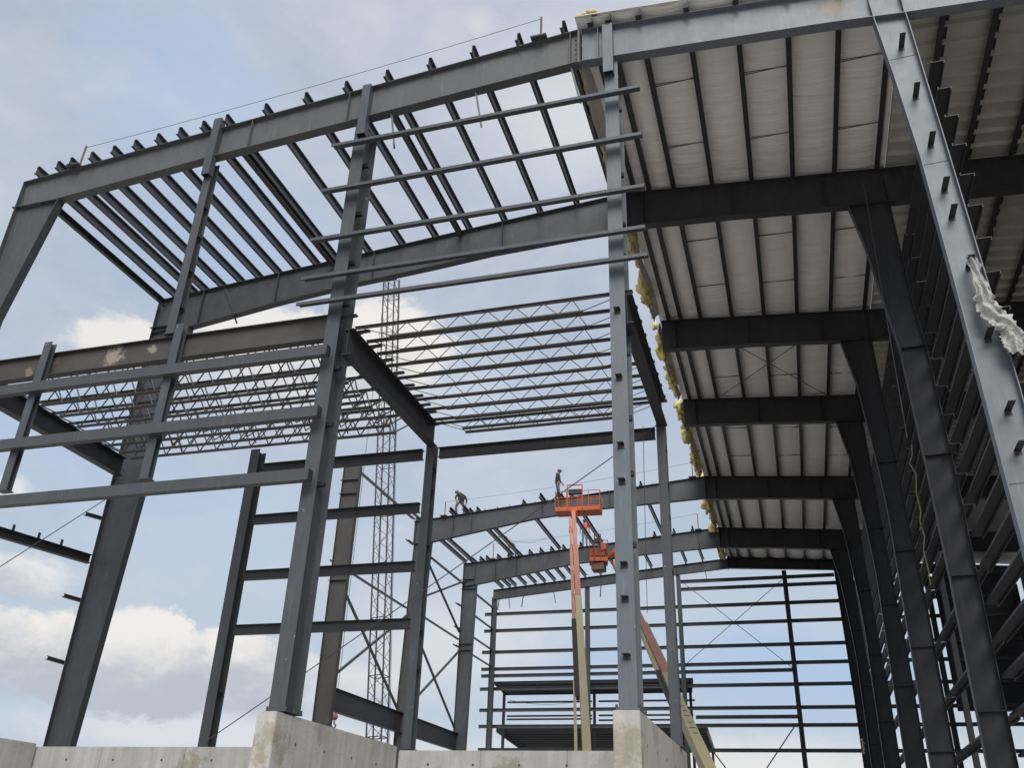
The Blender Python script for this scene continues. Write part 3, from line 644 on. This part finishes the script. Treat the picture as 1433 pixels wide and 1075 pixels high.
# left side wall: girts, braces ------------------------------------------------
for y0, y1, z, lab in ((23.6, 29.4, 11.0, 'top side girt between the rusty fourth and fifth columns'), (23.6, 29.4, 7.7, 'lower side girt between the rusty fourth and fifth columns'),
                       (29.6, 35, 10.12, 'upper side girt between fifth and sixth left columns'), (29.6, 35, 7.78, 'lower side girt between fifth and sixth left columns'),
                       (35.0, 39.3, 10.12, 'top side girt between sixth and corner left columns'), (35.0, 39.3, 9.17, 'second side girt between sixth and corner left columns'),
                       (35.0, 39.3, 8.25, 'third side girt between sixth and corner left columns'), (35.0, 39.3, 7.52, 'lowest side girt between sixth and corner left columns'),
                       (34.5, 35.0, 9.15, 'short girt end on the sixth left column, upper one'), (34.5, 35.0, 8.2, 'short girt end on the sixth left column, middle one'), (34.5, 35.0, 7.48, 'short girt end on the sixth left column, lower one'),
                       (29.0, 29.6, 10.07, 'short girt end on the fifth left column'), (29.1, 29.9, 11.2, 'short eave strut end on the fifth left column')):
    a, b = V(-12.93, y0, z), V(-12.93, y1, z)
    tag(MB().prism(zprof(.23, .08, .014), a, b, (1, 0, 0)).build('side_girt', M_BLUE, None, a), lab, 'girt', 'left side wall girts')
for y, zz, lab in ((13.95, (5.75,), 'upper'), (13.95, (4.10,), 'middle'), (13.95, (2.93,), 'lower')):
    for z in zz:
        a, b = V(-13.3, y + .1, z + .1), V(-12.9, y + .22, z)
        tag(MB().prism(cprof(.12, .1, .012, .02), a, b).build('girt_clip', M_DARK, None, a), '%s angle clip sticking out left from the second left column' % lab, 'clip', 'clips on the second left column')
BR = [((24.35, 6.99), (29.07, 4.28), 'falling brace between fourth and fifth left columns'), ((24.24, 4.45), (29.32, 7.46), 'rising brace between fourth and fifth left columns'),
      ((29.7, 10.25), (34.6, 8.0), 'upper falling brace between fifth and sixth left columns'), ((29.6, 8.0), (35.1, 10.25), 'upper rising brace between fifth and sixth left columns'),
      ((29.7, 7.25), (34.73, 4.34), 'lower falling brace between fifth and sixth left columns'), ((29.7, 4.3), (34.84, 7.35), 'lower rising brace between fifth and sixth left columns')]
for (a, b, lab) in BR:
    p, q = V(-12.72, *a), V(-12.72, *b)
    tag(MB().bar(p, q, .11, .10).build('diagonal_brace', M_RAFT, None, p), lab, 'brace', 'left side wall braces')

# bar joists -----------------------------------------------------------------------
def joist(label, y, x0, x1, zt, grp, ext0, ext1, n=None, mat=None, hu=.35, rb=.0105):
    a, b = V(x0, y, zt), V(x1, y, zt); t = thing('bar_joist', label, 'joist', a, grp); h = hu * S; mt = mat or M_JOIST
    ang = [(-.06, 0), (-.06, -.012), (-.017, -.012), (-.017, -.06), (-.005, -.06), (-.005, 0)]
    tc_ = MB(); tc_.prism(ang, a, b); tc_.prism([(-u, v) for u, v in ang], a, b); tc_.build('top_chord', mt, t)
    c, d = a + Vector((ext0 * S, 0, -h)), b - Vector((ext1 * S, 0, h)); an2 = [(u, -v) for u, v in ang]
    bc = MB(); bc.prism(an2, c, d); bc.prism([(-u, v) for u, v in an2], c, d); bc.build('bottom_chord', mt, t)
    w = MB(); L = (d - c).length; n = n or max(4, round(L / .62)); prev = a + Vector((.18, 0, -.05))
    pts = [prev]
    for k in range(n):
        pts.append(c + (d - c) * ((k + .12) / n) + Vector((0, 0, .03)) if k else c + Vector((.08, 0, .03)))
        pts.append(c + (d - c) * ((k + .62) / n) + Vector((0, 0, h - .03)))
    pts.append(d + Vector((-.05, 0, .03))); pts.append(b + Vector((-.18, 0, -.05)))
    w.path(pts, rb, 5); w.build('web_bars', mt, t); return t
JY = [10.1, 10.5, 10.88, 11.27, 11.69, 12.08, 12.48, 12.87, 13.28, 13.44]
for k, y in enumerate(JY):
    joist('%s open web joist from the front, between broad and tall centre columns' % ORD[k], y, -5.60, -1.52, 6.80, 'joists of the right joist bay', .56, .68, None, None, .245)
JL = [10.1, 10.55, 11.0, 11.45, 11.9, 12.35, 12.75, 13.1, 13.4]
for k, y in enumerate(JL):
    joist('%s open web joist from the front in the bay left of the broad column' % ORD[k], y, -12.7, -5.6, 7.02, 'joists of the left joist bay', .75, .75, 15, None, .36, .021)
for k, x in enumerate((-11.6, -10.8, -9.9, -9.2, -8.0, -7.3, -6.6)):
    pts = []
    for q in range(len(JL) - 1):
        s_ = 1 if q % 2 == 0 else 0
        pts.append((V(x, JL[q], 7.02 if s_ else 6.74), V(x, JL[q + 1], 6.74 if s_ else 7.02))); pts.append((V(x, JL[q], 6.74 if s_ else 7.02), V(x, JL[q + 1], 7.02 if s_ else 6.74)))
    rods('%s row from the left of crossed bridging under the left joists' % ORD[k], pts, .019, 'joist bridging', 'joist_bridging', 'bridging')

# flange braces that hang from rafters ------------------------------------------------
def hang(i, lst, name, why):
    for k, (x, z0, x1, z1) in enumerate(lst):
        a, b = V(x, FY[i] - .02, z0), V(x1, FY[i] + .02, z1)
        tag(MB().prism([(0, 0), (.05, 0), (.05, .01), (.01, .01), (.01, .05), (0, .05)], a, b).build('hanging_angle', M_RAFT, None, b), '%s loose angle from the left hanging below the %s' % (ORD[k], why), 'angle', 'loose hanging angles')
hang(0, [(-5.42, 10.92, -5.30, 10.1), (-3.95, 11.0, -3.82, 10.2), (-2.37, 11.12, -2.22, 10.3)], 0, 'front rafter')
hang(1, [(-11.2, 11.0, -10.75, 10.05)], 0, 'second rafter')
hang(6, [(-12.55, 10.5, -12.62, 10.0), (-12.1, 10.54, -12.05, 10.05), (-11.4, 10.6, -11.48, 10.1), (-10, 10.7, -9.9, 10.2), (-7.8, 10.95, -7.85, 10.4), (-3.2, 11.3, -3.15, 10.9)], 0, 'far end rafter')

# safety posts and lines ----------------------------------------------------------------
def spost(label, x, y, lean, h, mat=M_RAIL):
    a = V(x, y, ztop(x)); t = thing('safety_post', label, 'post', a, 'safety line posts')
    MB().tube(a, a + Vector((lean, 0, h)), .03, 7).build('upright', mat, t)
    MB().box(a + Vector((0, -.1, .03)), .42, .34, .05).build('base_clamp', M_RAW, t); return a + Vector((lean, 0, h))
p1 = spost('leaning safety post with clamp on the left end of front rafter', -11.72, 10.0, .02, .95)
p2 = spost('safety post with clamp on the front rafter close to the ridge', -2.86, 10.0, .0, 1.0)
def cable(label, a, b, sag, r=.008, n=16, mat=None, name='safety_line', cat='cable', grp='thin cables'):
    pts = [a.lerp(b, k / n) - Vector((0, 0, sag * 4 * (k / n) * (1 - k / n))) for k in range(n + 1)]
    return tag(MB().path(pts, r, 5).build(name, mat or M_RODS, None, a), label, cat, grp)
cable('thin safety line strung above the front rafter between two posts', p1 - Vector((0, 0, .06)), p2 - Vector((0, 0, .06)), .12)
q1 = spost('safety post behind the crouching man on the fifth rafter', -11.68, 29.5, .0, .95); q2 = spost('safety post at the ridge end of the fifth rafter', -2.6, 29.5, 0, .95)
cable('thin safety line along the fifth rafter past both workers', q1, q2, .15)
q3 = spost('safety post left of the man in tan on the sixth rafter', -11.55, 35, .0, 1.1); q4 = spost('safety post near the ridge on the sixth rafter', -3.0, 35, 0, 1.15)
cable('thin safety line along the sixth rafter behind the red shirted man', q3, q4, .18)
cable('long taut guy cable falling from right back column to dark back post', V(-1.66, 13.36, 6.35), V(-9.1, 13.36, 1.5), .05, .014, name='guy_cable')
cable('thin brace cable running down left from the second left column', V(-12.95, 14.1, 6.16), V(-12.95, 11.0, 3.13), .0, .014, name='guy_cable')
cable('thin tag line hanging off the right back column', V(-1.9, 13.2, 6.25), V(-2.05, 13.9, 3.4), -.25, .008, name='tag_line', cat='rope')
cable('loose electric cable drooping below the upper outside deck', V(-12.6, 41.3, 6.4), V(-8.8, 41.3, 6.4), .35, .015, name='loose_cable')

# plastic sheet, strap, rag on right columns ---------------------------------------------------
PPT = [(2.51, 6.46, .06), (2.53, 6.38, .08), (2.55, 6.15, .09), (2.57, 5.92, .12), (2.555, 5.76, .15), (2.60, 5.64, .17), (2.68, 5.53, .17), (2.74, 5.44, .15), (2.75, 5.34, .17), (2.74, 5.22, .18), (2.72, 5.10, .10)]
t = MB(); nr = 34; sub = 12; nk = (len(PPT) - 1) * sub
for k in range(nk + 1):
    q = min(k // sub, len(PPT) - 2); fq = k / sub - q
    x, z, r_ = [PPT[q][e] + (PPT[q + 1][e] - PPT[q][e]) * fq for e in range(3)]
    xa, za = PPT[q][:2]; xb, zb = PPT[q + 1][:2]; d = Vector((xb - xa, 0, zb - za)).normalized(); sdv = Vector((d.z, 0, -d.x))
    c = V(x, 9.86, z); wv = r_ * 1.12 * (1 + .35 * noise.noise(Vector((k * .17, 1, 2))))
    for j in range(nr):
        u = j / (nr - 1) * 2 - 1; ks = k / 12; ed = abs(u) ** 3 * noise.noise(Vector((ks * 2.6, u * 2, 8))) * .55
        fold = .042 * math.sin(u * 6 + ks * 1.6 + 1.5 * noise.noise(Vector((ks, 4, 4)))) + .05 * noise.noise(Vector((u * 2.2, ks * 1.2, 5))) + .03 * (.5 - abs(noise.noise(Vector((u * 3.2, ks * 2.2, 15)))) * 2)
        t.v.append(c + sdv * (u * wv * (1 + ed)) + Vector((0, -.07 - fold - .06 * (1 - u * u), 0)))
for k in range(nk):
    for j in range(nr - 1):
        a = k * nr + j; t.f.append((a, a + 1, a + nr + 1, a + nr))
tag(t.build('plastic_sheet', M_POLY, None, V(2.6, 9.86, 6.4), smooth=True), 'crumpled white plastic sheet hanging from a clip of the near right column', 'plastic').modifiers.new('thick', 'SOLIDIFY').thickness = .003
pts = [V(2.68, 17.5, 7.35), V(2.66, 17.5, 7.15), V(2.58, 17.5, 6.98), V(2.66, 17.5, 6.75), V(2.60, 17.5, 6.35), V(2.62, 17.5, 6.0), V(2.57, 17.5, 5.8), V(2.60, 17.5, 5.5), V(2.54, 17.5, 5.25), V(2.56, 17.5, 4.9), V(2.55, 17.5, 4.6)]
tag(MB().path(pts, .018, 6).build('hanging_strap', M_ROPE, None, pts[0]), 'yellow strap hanging between the second and third right hand columns', 'strap')
t = MB()
for k in range(5): t.ball(V(2.03 + .02 * (k % 2), 34.86, 3.55 + .1 * k), .09, 8, (1, .8, 1), .5, k + 30)
tag(t.build('rag', material('pink_rag', (.55, .32, .26), (.62, .42, .3), .9, 6), None, V(2.04, 34.9, 3.5), smooth=True), 'pinkish rag tied low on the sixth right hand column', 'rag')
o = MB().tube(V(2.16, 13.9, 11.0), V(2.10, 14.0, 6.0), .012, 5).build('drop_line', M_RODS, None, V(2.1, 14, 6)); tag(o, 'thin vertical line hanging beside the second right hand column', 'rope')

# outside decks beyond the far wall -----------------------------------------------------
def deck(label, pts_near, pts_far, z0, z1, th, posts, rails, grp):
    (xa, ya), (xb, yb) = pts_near; (xc, yc), (xd, yd) = pts_far
    t = thing('outside_deck', label, 'deck', V(xa, ya, z0), grp)
    d = MB(); A, B, C_, D_ = V(xa, ya, z0), V(xb, yb, z0), V(xd, yd, z1), V(xc, yc, z1)
    for dz in (0, -.06): d.v += [p + Vector((0, 0, dz)) for p in (A, B, C_, D_)]
    d.f += [(0, 1, 2, 3), (7, 6, 5, 4), (0, 4, 5, 1), (1, 5, 6, 2), (2, 6, 7, 3), (3, 7, 4, 0)]; d.build('deck_plate', M_DARK, t)
    MB().bar(A - Vector((0, 0, th / 2 + .02)), B - Vector((0, 0, th / 2 + .02)), .1, th).build('edge_beam', M_DARK, t)
    MB().bar(D_ - Vector((0, 0, th / 2 + .02)), C_ - Vector((0, 0, th / 2 + .02)), .1, th).build('edge_beam', M_DARK, t)
    MB().bar(A - Vector((-.05, -.1, th / 2 + .02)), D_ - Vector((-.05, .1, th / 2 + .02)), .1, th).build('side_beam', M_DARK, t)
    MB().bar(B - Vector((.05, -.1, th / 2 + .02)), C_ - Vector((.05, .1, th / 2 + .02)), .1, th).build('side_beam', M_DARK, t)
    j = MB()
    for k in range(1, 9):
        f_ = k / 9; j.bar(A.lerp(D_, f_) - Vector((-.2, 0, .14)), B.lerp(C_, f_) - Vector((.2, 0, .14)), .07, .14)
    j.build('deck_joists', M_PURL, t)
    for (x, y, za, zb) in posts: MB().bar(V(x, y, za), V(x, y, zb), .18, .18).build('post', M_DARK, t)
    for (x0, x1, y, z) in rails: MB().bar(V(x0, y, z), V(x1, y, z), .09, .12).build('rail', M_PURL, t)
    return t
deck('upper outside deck seen beyond the far end wall, dark steel', ((-12.8, 39.75), (-4.05, 39.75)), ((-12.85, 41.6), (-4.3, 41.6)), 6.95, 6.8, .22,
     [(-12.85, 41.45, -1, 6.75), (-8.63, 41.45, -1, 6.75), (-4.37, 41.45, -1, 6.75)], [(-12.7, -8.75, 41.5, 6.32), (-8.45, -4.2, 41.5, 6.32), (-12.7, -8.75, 41.5, 5.72), (-12.7, -8.75, 41.5, 5.58), (-8.45, -4.3, 41.5, 5.72), (-8.45, -4.3, 41.5, 5.52)], 'outside decks')
deck('lower outside deck with ribbed dark underside beyond the far end wall', ((-13.25, 41.7), (-3.75, 41.7)), ((-14.3, 50), (-4.2, 50)), 5.25, 5.25, .3,
     [(-14.2, 49.8, -1, 5.1), (-4.3, 49.8, -1, 5.1)], [], 'outside decks')

# crane boom and hook ---------------------------------------------------------------------
b0, b1 = V(-24.7, 55, -1), V(-27.85, 55, 41.4); t = thing('crane_boom', 'tall dark lattice crane boom beyond the building, leaning slightly left', 'crane', b0)
ax = (b1 - b0).normalized(); sx = Vector((1, 0, 0)); sx = (sx - ax * sx.dot(ax)).normalized(); sy = ax.cross(sx); hw = .82
cor = [sx * a * hw + sy * b * hw for a, b in ((-1, -1), (1, -1), (1, 1), (-1, 1))]
for c in cor: MB().tube(b0 + c, b1 + c * .9, .085, 6).build('main_chord', M_BLK, t)
la = MB(); ns = 46; LL = (b1 - b0)
for k in range(ns):
    pa, pb = b0 + LL * (k / ns), b0 + LL * ((k + 1) / ns)
    for q in range(4):
        c, d = cor[q], cor[(q + 1) % 4]
        la.tube(pa + (c if k % 2 else d), pb + (d if k % 2 else c), .03, 4)
        if k % 4 == 0: la.tube(pa + c, pa + d, .05, 4)
la.build('lacing', M_BLK, t)
MB().box(b1 + Vector((-.3, 0, .4)), 1.6, 1.2, .9).build('boom_head', M_BLK, t)
MB().tube(b0 + Vector((1.0, .3, 3)), b1 + Vector((1.1, .3, -.5)), .025, 5).build('hoist_line', M_BLK, t)
MB().box(b0 + Vector((.3, 1.5, .7)), 4.2, 7, 1.4).build('crane_body', M_BLK, t)
h0 = V(-28.33, 55, 7.62); tp = V(-28.33, 55, 41.3); t = thing('crane_hook', 'red headache ball with hook hanging low behind the concrete wall', 'hook', h0)
MB().ball(h0, .33, 14, (1, 1, 1.05)).build('ball', material('dull_red_paint', (.15, .045, .045), (.2, .06, .06), .5, 3), t, smooth=True)
MB().tube(h0 + Vector((0, 0, .34)), tp, .03, 5).build('wire', M_BLK, t)
hk = [h0 + Vector((0, 0, -.36)), h0 + Vector((0, 0, -.62)), h0 + Vector((.2, 0, -.82)), h0 + Vector((.12, 0, -1.08)), h0 + Vector((-.12, 0, -1.08)), h0 + Vector((-.22, 0, -.9))]
MB().path(hk, .075, 7).build('hook', M_BLK, t)

# aerial lifts -----------------------------------------------------------------------------
def boom(t, segs, upv):
    for nm, a, b, w, h, mt in segs: MB().bar(a, b, w, h, upv).build(nm, mt, t)
def basket(t, c, wx, wy, hh, rot, mats):
    b = t; mR = Matrix.Rotation(rot, 3, 'Z')
    P = lambda x, y, z: c + mR @ Vector((x * wx / 2, y * wy / 2, z))
    fl = MB(); fl.prism([(-wy / 2, -.03), (wy / 2, -.03), (wy / 2, .03), (-wy / 2, .03)], P(-1, 0, .07), P(1, 0, .07)); fl.build('platform_floor', mats[0], b)
    tb = MB()
    for s_ in (-1, 1): tb.bar(P(-1, s_, .17), P(1, s_, .17), .02, .14); tb.bar(P(s_, -1, .17), P(s_, 1, .17), .02, .14)
    tb.build('toe_board', mats[0], b)
    rl = MB()
    for z in (hh * .55, hh):
        for s_ in (-1, 1): rl.tube(P(-1, s_, z), P(1, s_, z), .019, 6); rl.tube(P(s_, -1, z), P(s_, 1, z), .019, 6)
    for x in (-1, -.5, 0, .5, 1):
        for s_ in (-1, 1): rl.tube(P(x, s_, .14), P(x, s_, hh), .019, 6)
    rl.build('guard_rail', mats[1], b)
    hp = MB(); hp.path([P(-.45, -1.02, .1), P(-.45, -1.02, hh + .32), P(.22, -1.02, hh + .32), P(.22, -1.02, .1)], .03, 6); hp.build('entry_hoop', mats[1], b)
    cp = MB(); cp.prism([(-.12, -.14), (.12, -.14), (.12, .10), (-.05, .14)], P(-.4, -.85, hh - .02), P(.18, -.85, hh - .02)); cp.build('control_panel', M_BLK, b)
def chassis(t, p, turn, mt):
    MB().box(p + Vector((0, 0, 1.5)), 1.6, 2.6, 1.1).build('turret', mt, t)
    MB().box(p + Vector((0, 0, .75)), 2.1, 3.4, .4).build('chassis', M_BLK, t)
    for sx_ in (-1, 1):
        for sy_ in (-1, 1):
            c = p + Vector((sx_ * 1.1, sy_ * 1.25, .5)); MB().tube(c - Vector((.18, 0, 0)), c + Vector((.18, 0, 0)), .5, 18).build('wheel', M_BLK, t)
base1 = V(-3.75, 17.6, .55); top1 = V(-6.12, 26.45, 9.72)
g1 = Vector((base1.x, base1.y, 0)); t = thing('boom_lift', 'upright orange and cream boom lift with empty orange basket, behind low wall', 'boom lift', g1, 'boom lifts')
u1 = (top1 - base1).normalized(); P1 = lambda k: base1.lerp(top1, k); sd = Vector((1, 0, 0))
boom(t, [('base_boom', P1(0), P1(.60), .27, .34, M_CREAM), ('mid_boom', P1(.601), P1(.82), .23, .28, M_PINK), ('fly_boom', P1(.821), P1(1.0), .19, .24, M_PINK)], (0, 0, 1))
side_ = u1.cross(Vector((0, 0, 1))).normalized()
boom(t, [('side_tube', P1(.10) - side_ * .36, P1(.33) - side_ * .30, .10, .14, M_CREAM), ('cable_track', P1(.28) - side_ * .235, P1(.52) - side_ * .23, .17, .16, M_BLK),
         ('side_tube', P1(.521) - side_ * .225, P1(.80) - side_ * .20, .13, .15, M_PINK), ('side_tube', P1(.801) - side_ * .19, P1(.97) - side_ * .18, .10, .12, M_PINK)], (0, 0, 1))
for k in (.605, .70, .82, .91): MB().bar(P1(k) - side_ * .27, P1(k) + side_ * .13, .05, .31).build('strap_band', M_PINK, t)
bc = V(-6.06, 26.95, 9.86); basket(t, bc, 2.30, .92, 1.1, R(4), (M_ORNG, M_ORNG))
MB().bar(top1 + Vector((0, -.0, -.1)), bc + Vector((-.1, -.3, .05)), .3, .35).build('basket_mount', M_ORNG, t)
chassis(t, g1 + Vector((.2, -.6, 0)), 0, M_ORNG)
base2 = V(-1.15, 15.2, .7); top2 = V(-5.05, 27.6, 8.35)
g2 = Vector((base2.x, base2.y, 0)); t = thing('boom_lift', 'leaning boom lift with tan base boom right of the concrete wall, far basket', 'boom lift', g2, 'boom lifts')
P2 = lambda k: base2.lerp(top2, k); u2 = (top2 - base2).normalized(); s2 = u2.cross(Vector((0, 0, 1))).normalized()
boom(t, [('base_boom', P2(0), P2(.36), .30, .36, M_CREAM), ('mid_boom', P2(.30) - s2 * .0 + Vector((0, 0, .0)), P2(.30), .4, .4, M_CREAM)][:1] +
     [('mid_boom', P2(.361), P2(.70), .24, .30, M_PINK), ('fly_boom', P2(.701), P2(1), .19, .24, M_PINK), ('cable_track', P2(.22) - s2 * .22, P2(.38) - s2 * .22, .12, .15, M_BLK), ('side_tube', P2(.381) - s2 * .20, P2(.66) - s2 * .19, .11, .14, M_CREAM), ('side_tube', P2(.361) + s2 * .19, P2(.6) + s2 * .17, .10, .16, M_CREAM)], (0, 0, 1))
for k, zc in enumerate((.165, .18, .195, .215, .23, .245)):
    p = P2(zc) + s2 * .0 + Vector((0, 0, 0)) + (u2.cross(s2)).normalized() * -.183
    nrm = (u2.cross(s2)).normalized()
    MB().bar(p - s2 * (.08 if k % 2 else .04), p + s2 * .07, .06, .004, nrm).build('painted_mark', M_RAFT, t)
bc2 = V(-5.72, 28.4, 8.62); basket(t, bc2, .95, .95, 1.15, R(12), (M_ORNG, M_RAIL))
MB().box(bc2 + Vector((0, 0, .55)), .8, .75, .4).build('tool_tray', M_ORNG, t); MB().box(bc2 + Vector((.34, -.3, .82)), .3, .3, .34).build('control_box', M_RED, t)
jb = bc2 + Vector((.5, .0, .2)); MB().path([bc2 + Vector((.3, 0, .1)), V(-5.1, 28.2, 9.0), V(-4.98, 27.7, 8.5), top2], .12, 8).build('jib_arm', M_ORNG, t)
MB().path([bc2 + Vector((.35, -.2, .2)), V(-5.05, 28.2, 8.75), top2 + Vector((.1, 0, 0))], .05, 6).build('hydraulic_hose', M_BLK, t)
MB().box(bc2 + Vector((0, 0, -.2)), .66, .7, .34).build('platform_frame', M_RAIL, t)
chassis(t, g2 + Vector((.3, -.8, 0)), 0, M_ORNG)

# people -------------------------------------------------------------------------------------
def person(label, foot, J, cols, hat, yaw=0.0, zsplit=None):
    # J: joint positions in metres (x right, y away, z up) from the ground point between the feet
    J = {k: tuple(c * 1.08 for c in v) if k != 'face' else v for k, v in J.items()}
    t = foot; vs = []; es = []; rs = []
    def add(p, r, link=None):
        vs.append(Vector(p)); rs.append(r); i = len(vs) - 1
        if link is not None: es.append((link, i))
        return i
    pel = add(J['pelvis'], .135); ab = add(Vector(J['pelvis']).lerp(Vector(J['chest']), .5), .135, pel); ch = add(J['chest'], .16, ab)
    nk = add(J['neck'], .062, ch); hd = add(J['head'], .098, nk); cr = add(Vector(J['head']) + (Vector(J['head']) - Vector(J['neck'])).normalized() * .10, .082, hd)
    jw = add(Vector(J['head']) + Vector(J['face']) * .075 - Vector((0, 0, .045)), .05, hd); no = add(Vector(J['head']) + Vector(J['face']) * .115, .022, hd)
    for s_ in 'lr':
        hp = add(J['hip_' + s_], .095, pel); kn = add(J['knee_' + s_], .066, hp); an = add(J['ankle_' + s_], .048, kn); to = add(J['toe_' + s_], .042, an)
        sh_ = add(J['sho_' + s_], .068, ch); el = add(J['elb_' + s_], .047, sh_); wr = add(J['wri_' + s_], .034, el)
        dv = (Vector(J['wri_' + s_]) - Vector(J['elb_' + s_])).normalized(); sv = dv.cross(Vector((0, 1, .2))).normalized()
        pm = add(vs[wr] + dv * .06, .036, wr)
        for q, (o_, l_) in enumerate(((-.03, .07), (-.01, .085), (.01, .08), (.03, .06))):
            k1 = add(vs[pm] + dv * .045 + sv * o_, .0095, pm); add(vs[k1] + dv * l_ * .7 + sv.cross(dv) * .02, .008, k1)
        th = add(vs[wr] + dv * .035 + sv * .045, .011, wr); add(vs[th] + dv * .04 + sv * .012, .009, th)
    me = bpy.data.meshes.new('tmp'); me.from_pydata(vs, es, []); ob = bpy.data.objects.new('tmp', me); col.objects.link(ob)
    sk = ob.modifiers.new('s', 'SKIN'); ob.modifiers.new('u', 'SUBSURF').levels = 1
    for i, d in enumerate(me.skin_vertices[0].data): d.radius = (rs[i] * (1.2 if rs[i] > .03 else 1),) * 2; d.use_root = (i == 0)
    dg = bpy.context.evaluated_depsgraph_get(); em = bpy.data.meshes.new_from_object(ob.evaluated_get(dg)); bpy.data.objects.remove(ob)
    rt_ = thing('person', label, 'person', t)
    for mt in cols: em.materials.append(mt)       # skin, top, trousers, boots
    H, C_, W_ = Vector(J['head']), Vector(J['chest']), Vector(J['pelvis']); wl, wr_ = Vector(J['wri_l']), Vector(J['wri_r'])
    legs = [Vector(J[k]) for k in ('hip_l', 'knee_l', 'ankle_l', 'hip_r', 'knee_r', 'ankle_r')]
    def segd(p, a, b):
        k = max(0, min(1, (p - a).dot(b - a) / max((b - a).length_squared, 1e-9))); return (p - a - (b - a) * k).length
    for f in em.polygons:
        c = f.center; f.use_smooth = True
        ds = [(min((c - H).length - .02, segd(c, H, Vector(J['neck']))), 0), (segd(c, W_ + (C_ - W_) * .22, C_) - .07, 1), (min(segd(c, Vector(J['sho_l']), Vector(J['elb_l'])), segd(c, Vector(J['sho_r']), Vector(J['elb_r']))), 1),
              (min(segd(c, Vector(J['elb_l']), wl), segd(c, Vector(J['elb_r']), wr_)), 4), (min((c - wl).length - .05, (c - wr_).length - .05), 0),
              (min(segd(c, legs[0], legs[1]), segd(c, legs[1], legs[2]), segd(c, legs[3], legs[4]), segd(c, legs[4], legs[5]), segd(c, W_, W_) - .05), 2),
              (min(segd(c, legs[2], Vector(J['toe_l'])), segd(c, legs[5], Vector(J['toe_r']))) - .005, 3)]
        k = min(ds)[1]; f.material_index = k if k < 4 else (0 if cols[1] is M_REDS else 1)
    em.name = 'body'; body = bpy.data.objects.new('body', em); col.objects.link(body); body.parent = rt_
    hb = MB(); up = (Vector(J['head']) - Vector(J['neck'])).normalized(); c = H + up * .06 + t
    hb.ball(c, .125, 14, (1, 1, .78)); hb.ball(c - up * .035 + Vector(J['face']) * .05, .14, 12, (1, 1, .12)); hb.build('hard_hat', hat, rt_, smooth=True)
    return rt_
JS = dict(pelvis=(0, 0, .93), chest=(.02, 0, 1.30), neck=(.05, 0, 1.48), head=(.09, 0, 1.60), face=(.8, -.3, -.5), hip_l=(0, -.09, .90), hip_r=(0, .09, .90),
          knee_l=(.12, -.1, .50), ankle_l=(.10, -.1, .08), toe_l=(.26, -.1, .04), knee_r=(.02, .1, .48), ankle_r=(-.10, .1, .08), toe_r=(.06, .1, .04),
          sho_l=(.02, -.19, 1.40), elb_l=(.05, -.22, 1.12), wri_l=(.14, -.2, .90), sho_r=(.03, .19, 1.40), elb_r=(.10, .22, 1.12), wri_r=(.24, .18, .95))
person('man in dark jacket and grey trousers standing on the fifth rafter, looking down', V(-7.42, 29.5, ztop(-7.42)) , JS, (M_SKIN, M_TOPK, M_GRNP, M_BLK), M_HATW)
JR = dict(JS); JR.update(chest=(0, .0, 1.32), neck=(0, 0, 1.50), head=(0, 0, 1.63), face=(-.2, -1, -.1), pelvis=(0, 0, .95), hip_l=(-.09, 0, .92), hip_r=(.09, 0, .92), knee_l=(-.11, -.04, .5), knee_r=(.11, -.03, .5),
          ankle_l=(-.12, 0, .08), ankle_r=(.12, 0, .08), toe_l=(-.14, -.15, .04), toe_r=(.14, -.15, .04), sho_l=(-.2, 0, 1.42), elb_l=(-.27, .02, 1.14), wri_l=(-.24, -.12, .92), sho_r=(.2, 0, 1.42), elb_r=(.28, .03, 1.14), wri_r=(.27, -.02, .88))
person('man in red tee shirt and jeans standing on the sixth rafter', V(-7.62, 35.0, ztop(-7.62)), JR, (M_SKIN, M_REDS, M_JEAN, M_BLK), M_HATR)
JC = dict(pelvis=(.02, 0, .80), chest=(.10, -.03, 1.10), neck=(-.02, -.05, 1.22), head=(-.12, -.07, 1.29), face=(-.7, -.4, -.6), hip_l=(-.02, -.1, .76), hip_r=(.08, .1, .76), knee_l=(-.16, -.14, .42), ankle_l=(-.10, -.1, .08), toe_l=(-.24, -.12, .04),
          knee_r=(.26, .1, .40), ankle_r=(.22, .1, .08), toe_r=(.34, .08, .04), sho_l=(-.06, -.15, 1.17), elb_l=(-.20, -.2, .95), wri_l=(-.10, -.22, .72), sho_r=(.24, .12, 1.10), elb_r=(.38, .06, .82), wri_r=(.36, -.02, .55))
person('crouching man in dark jacket working at a purlin, left end of fifth rafter', V(-11.12, 29.5, ztop(-11.12)), JC, (M_SKIN, M_TOPK, M_GRNP, M_BLK), M_HATW)
JT = dict(JC); JT.update(chest=(-.16, 0, 1.02), neck=(-.27, 0, 1.14), head=(-.36, -.02, 1.22), sho_l=(-.18, -.16, 1.05), sho_r=(-.12, .16, 1.05), elb_l=(-.2, -.2, .78), wri_l=(-.16, -.2, .55), elb_r=(.05, .2, .8), wri_r=(.16, .12, .62), pelvis=(.06, 0, .78))
person('stooping man in tan shirt on the sixth rafter beside loose purlins', V(-10.72, 34.9, ztop(-10.7)), JT, (M_SKIN, M_TANS, M_GRNP, M_BLK), M_HATR)
pts = [V(-10.6 + .16 * k, 34.7, 11.72 - .13 * math.sin(math.pi * k / 9) + .02 * k / 9) for k in range(10)]
tag(MB().path(pts, .012, 5).build('rope', M_RODS, None, pts[0]), 'dark rope drooping right of the stooping man in tan', 'rope')
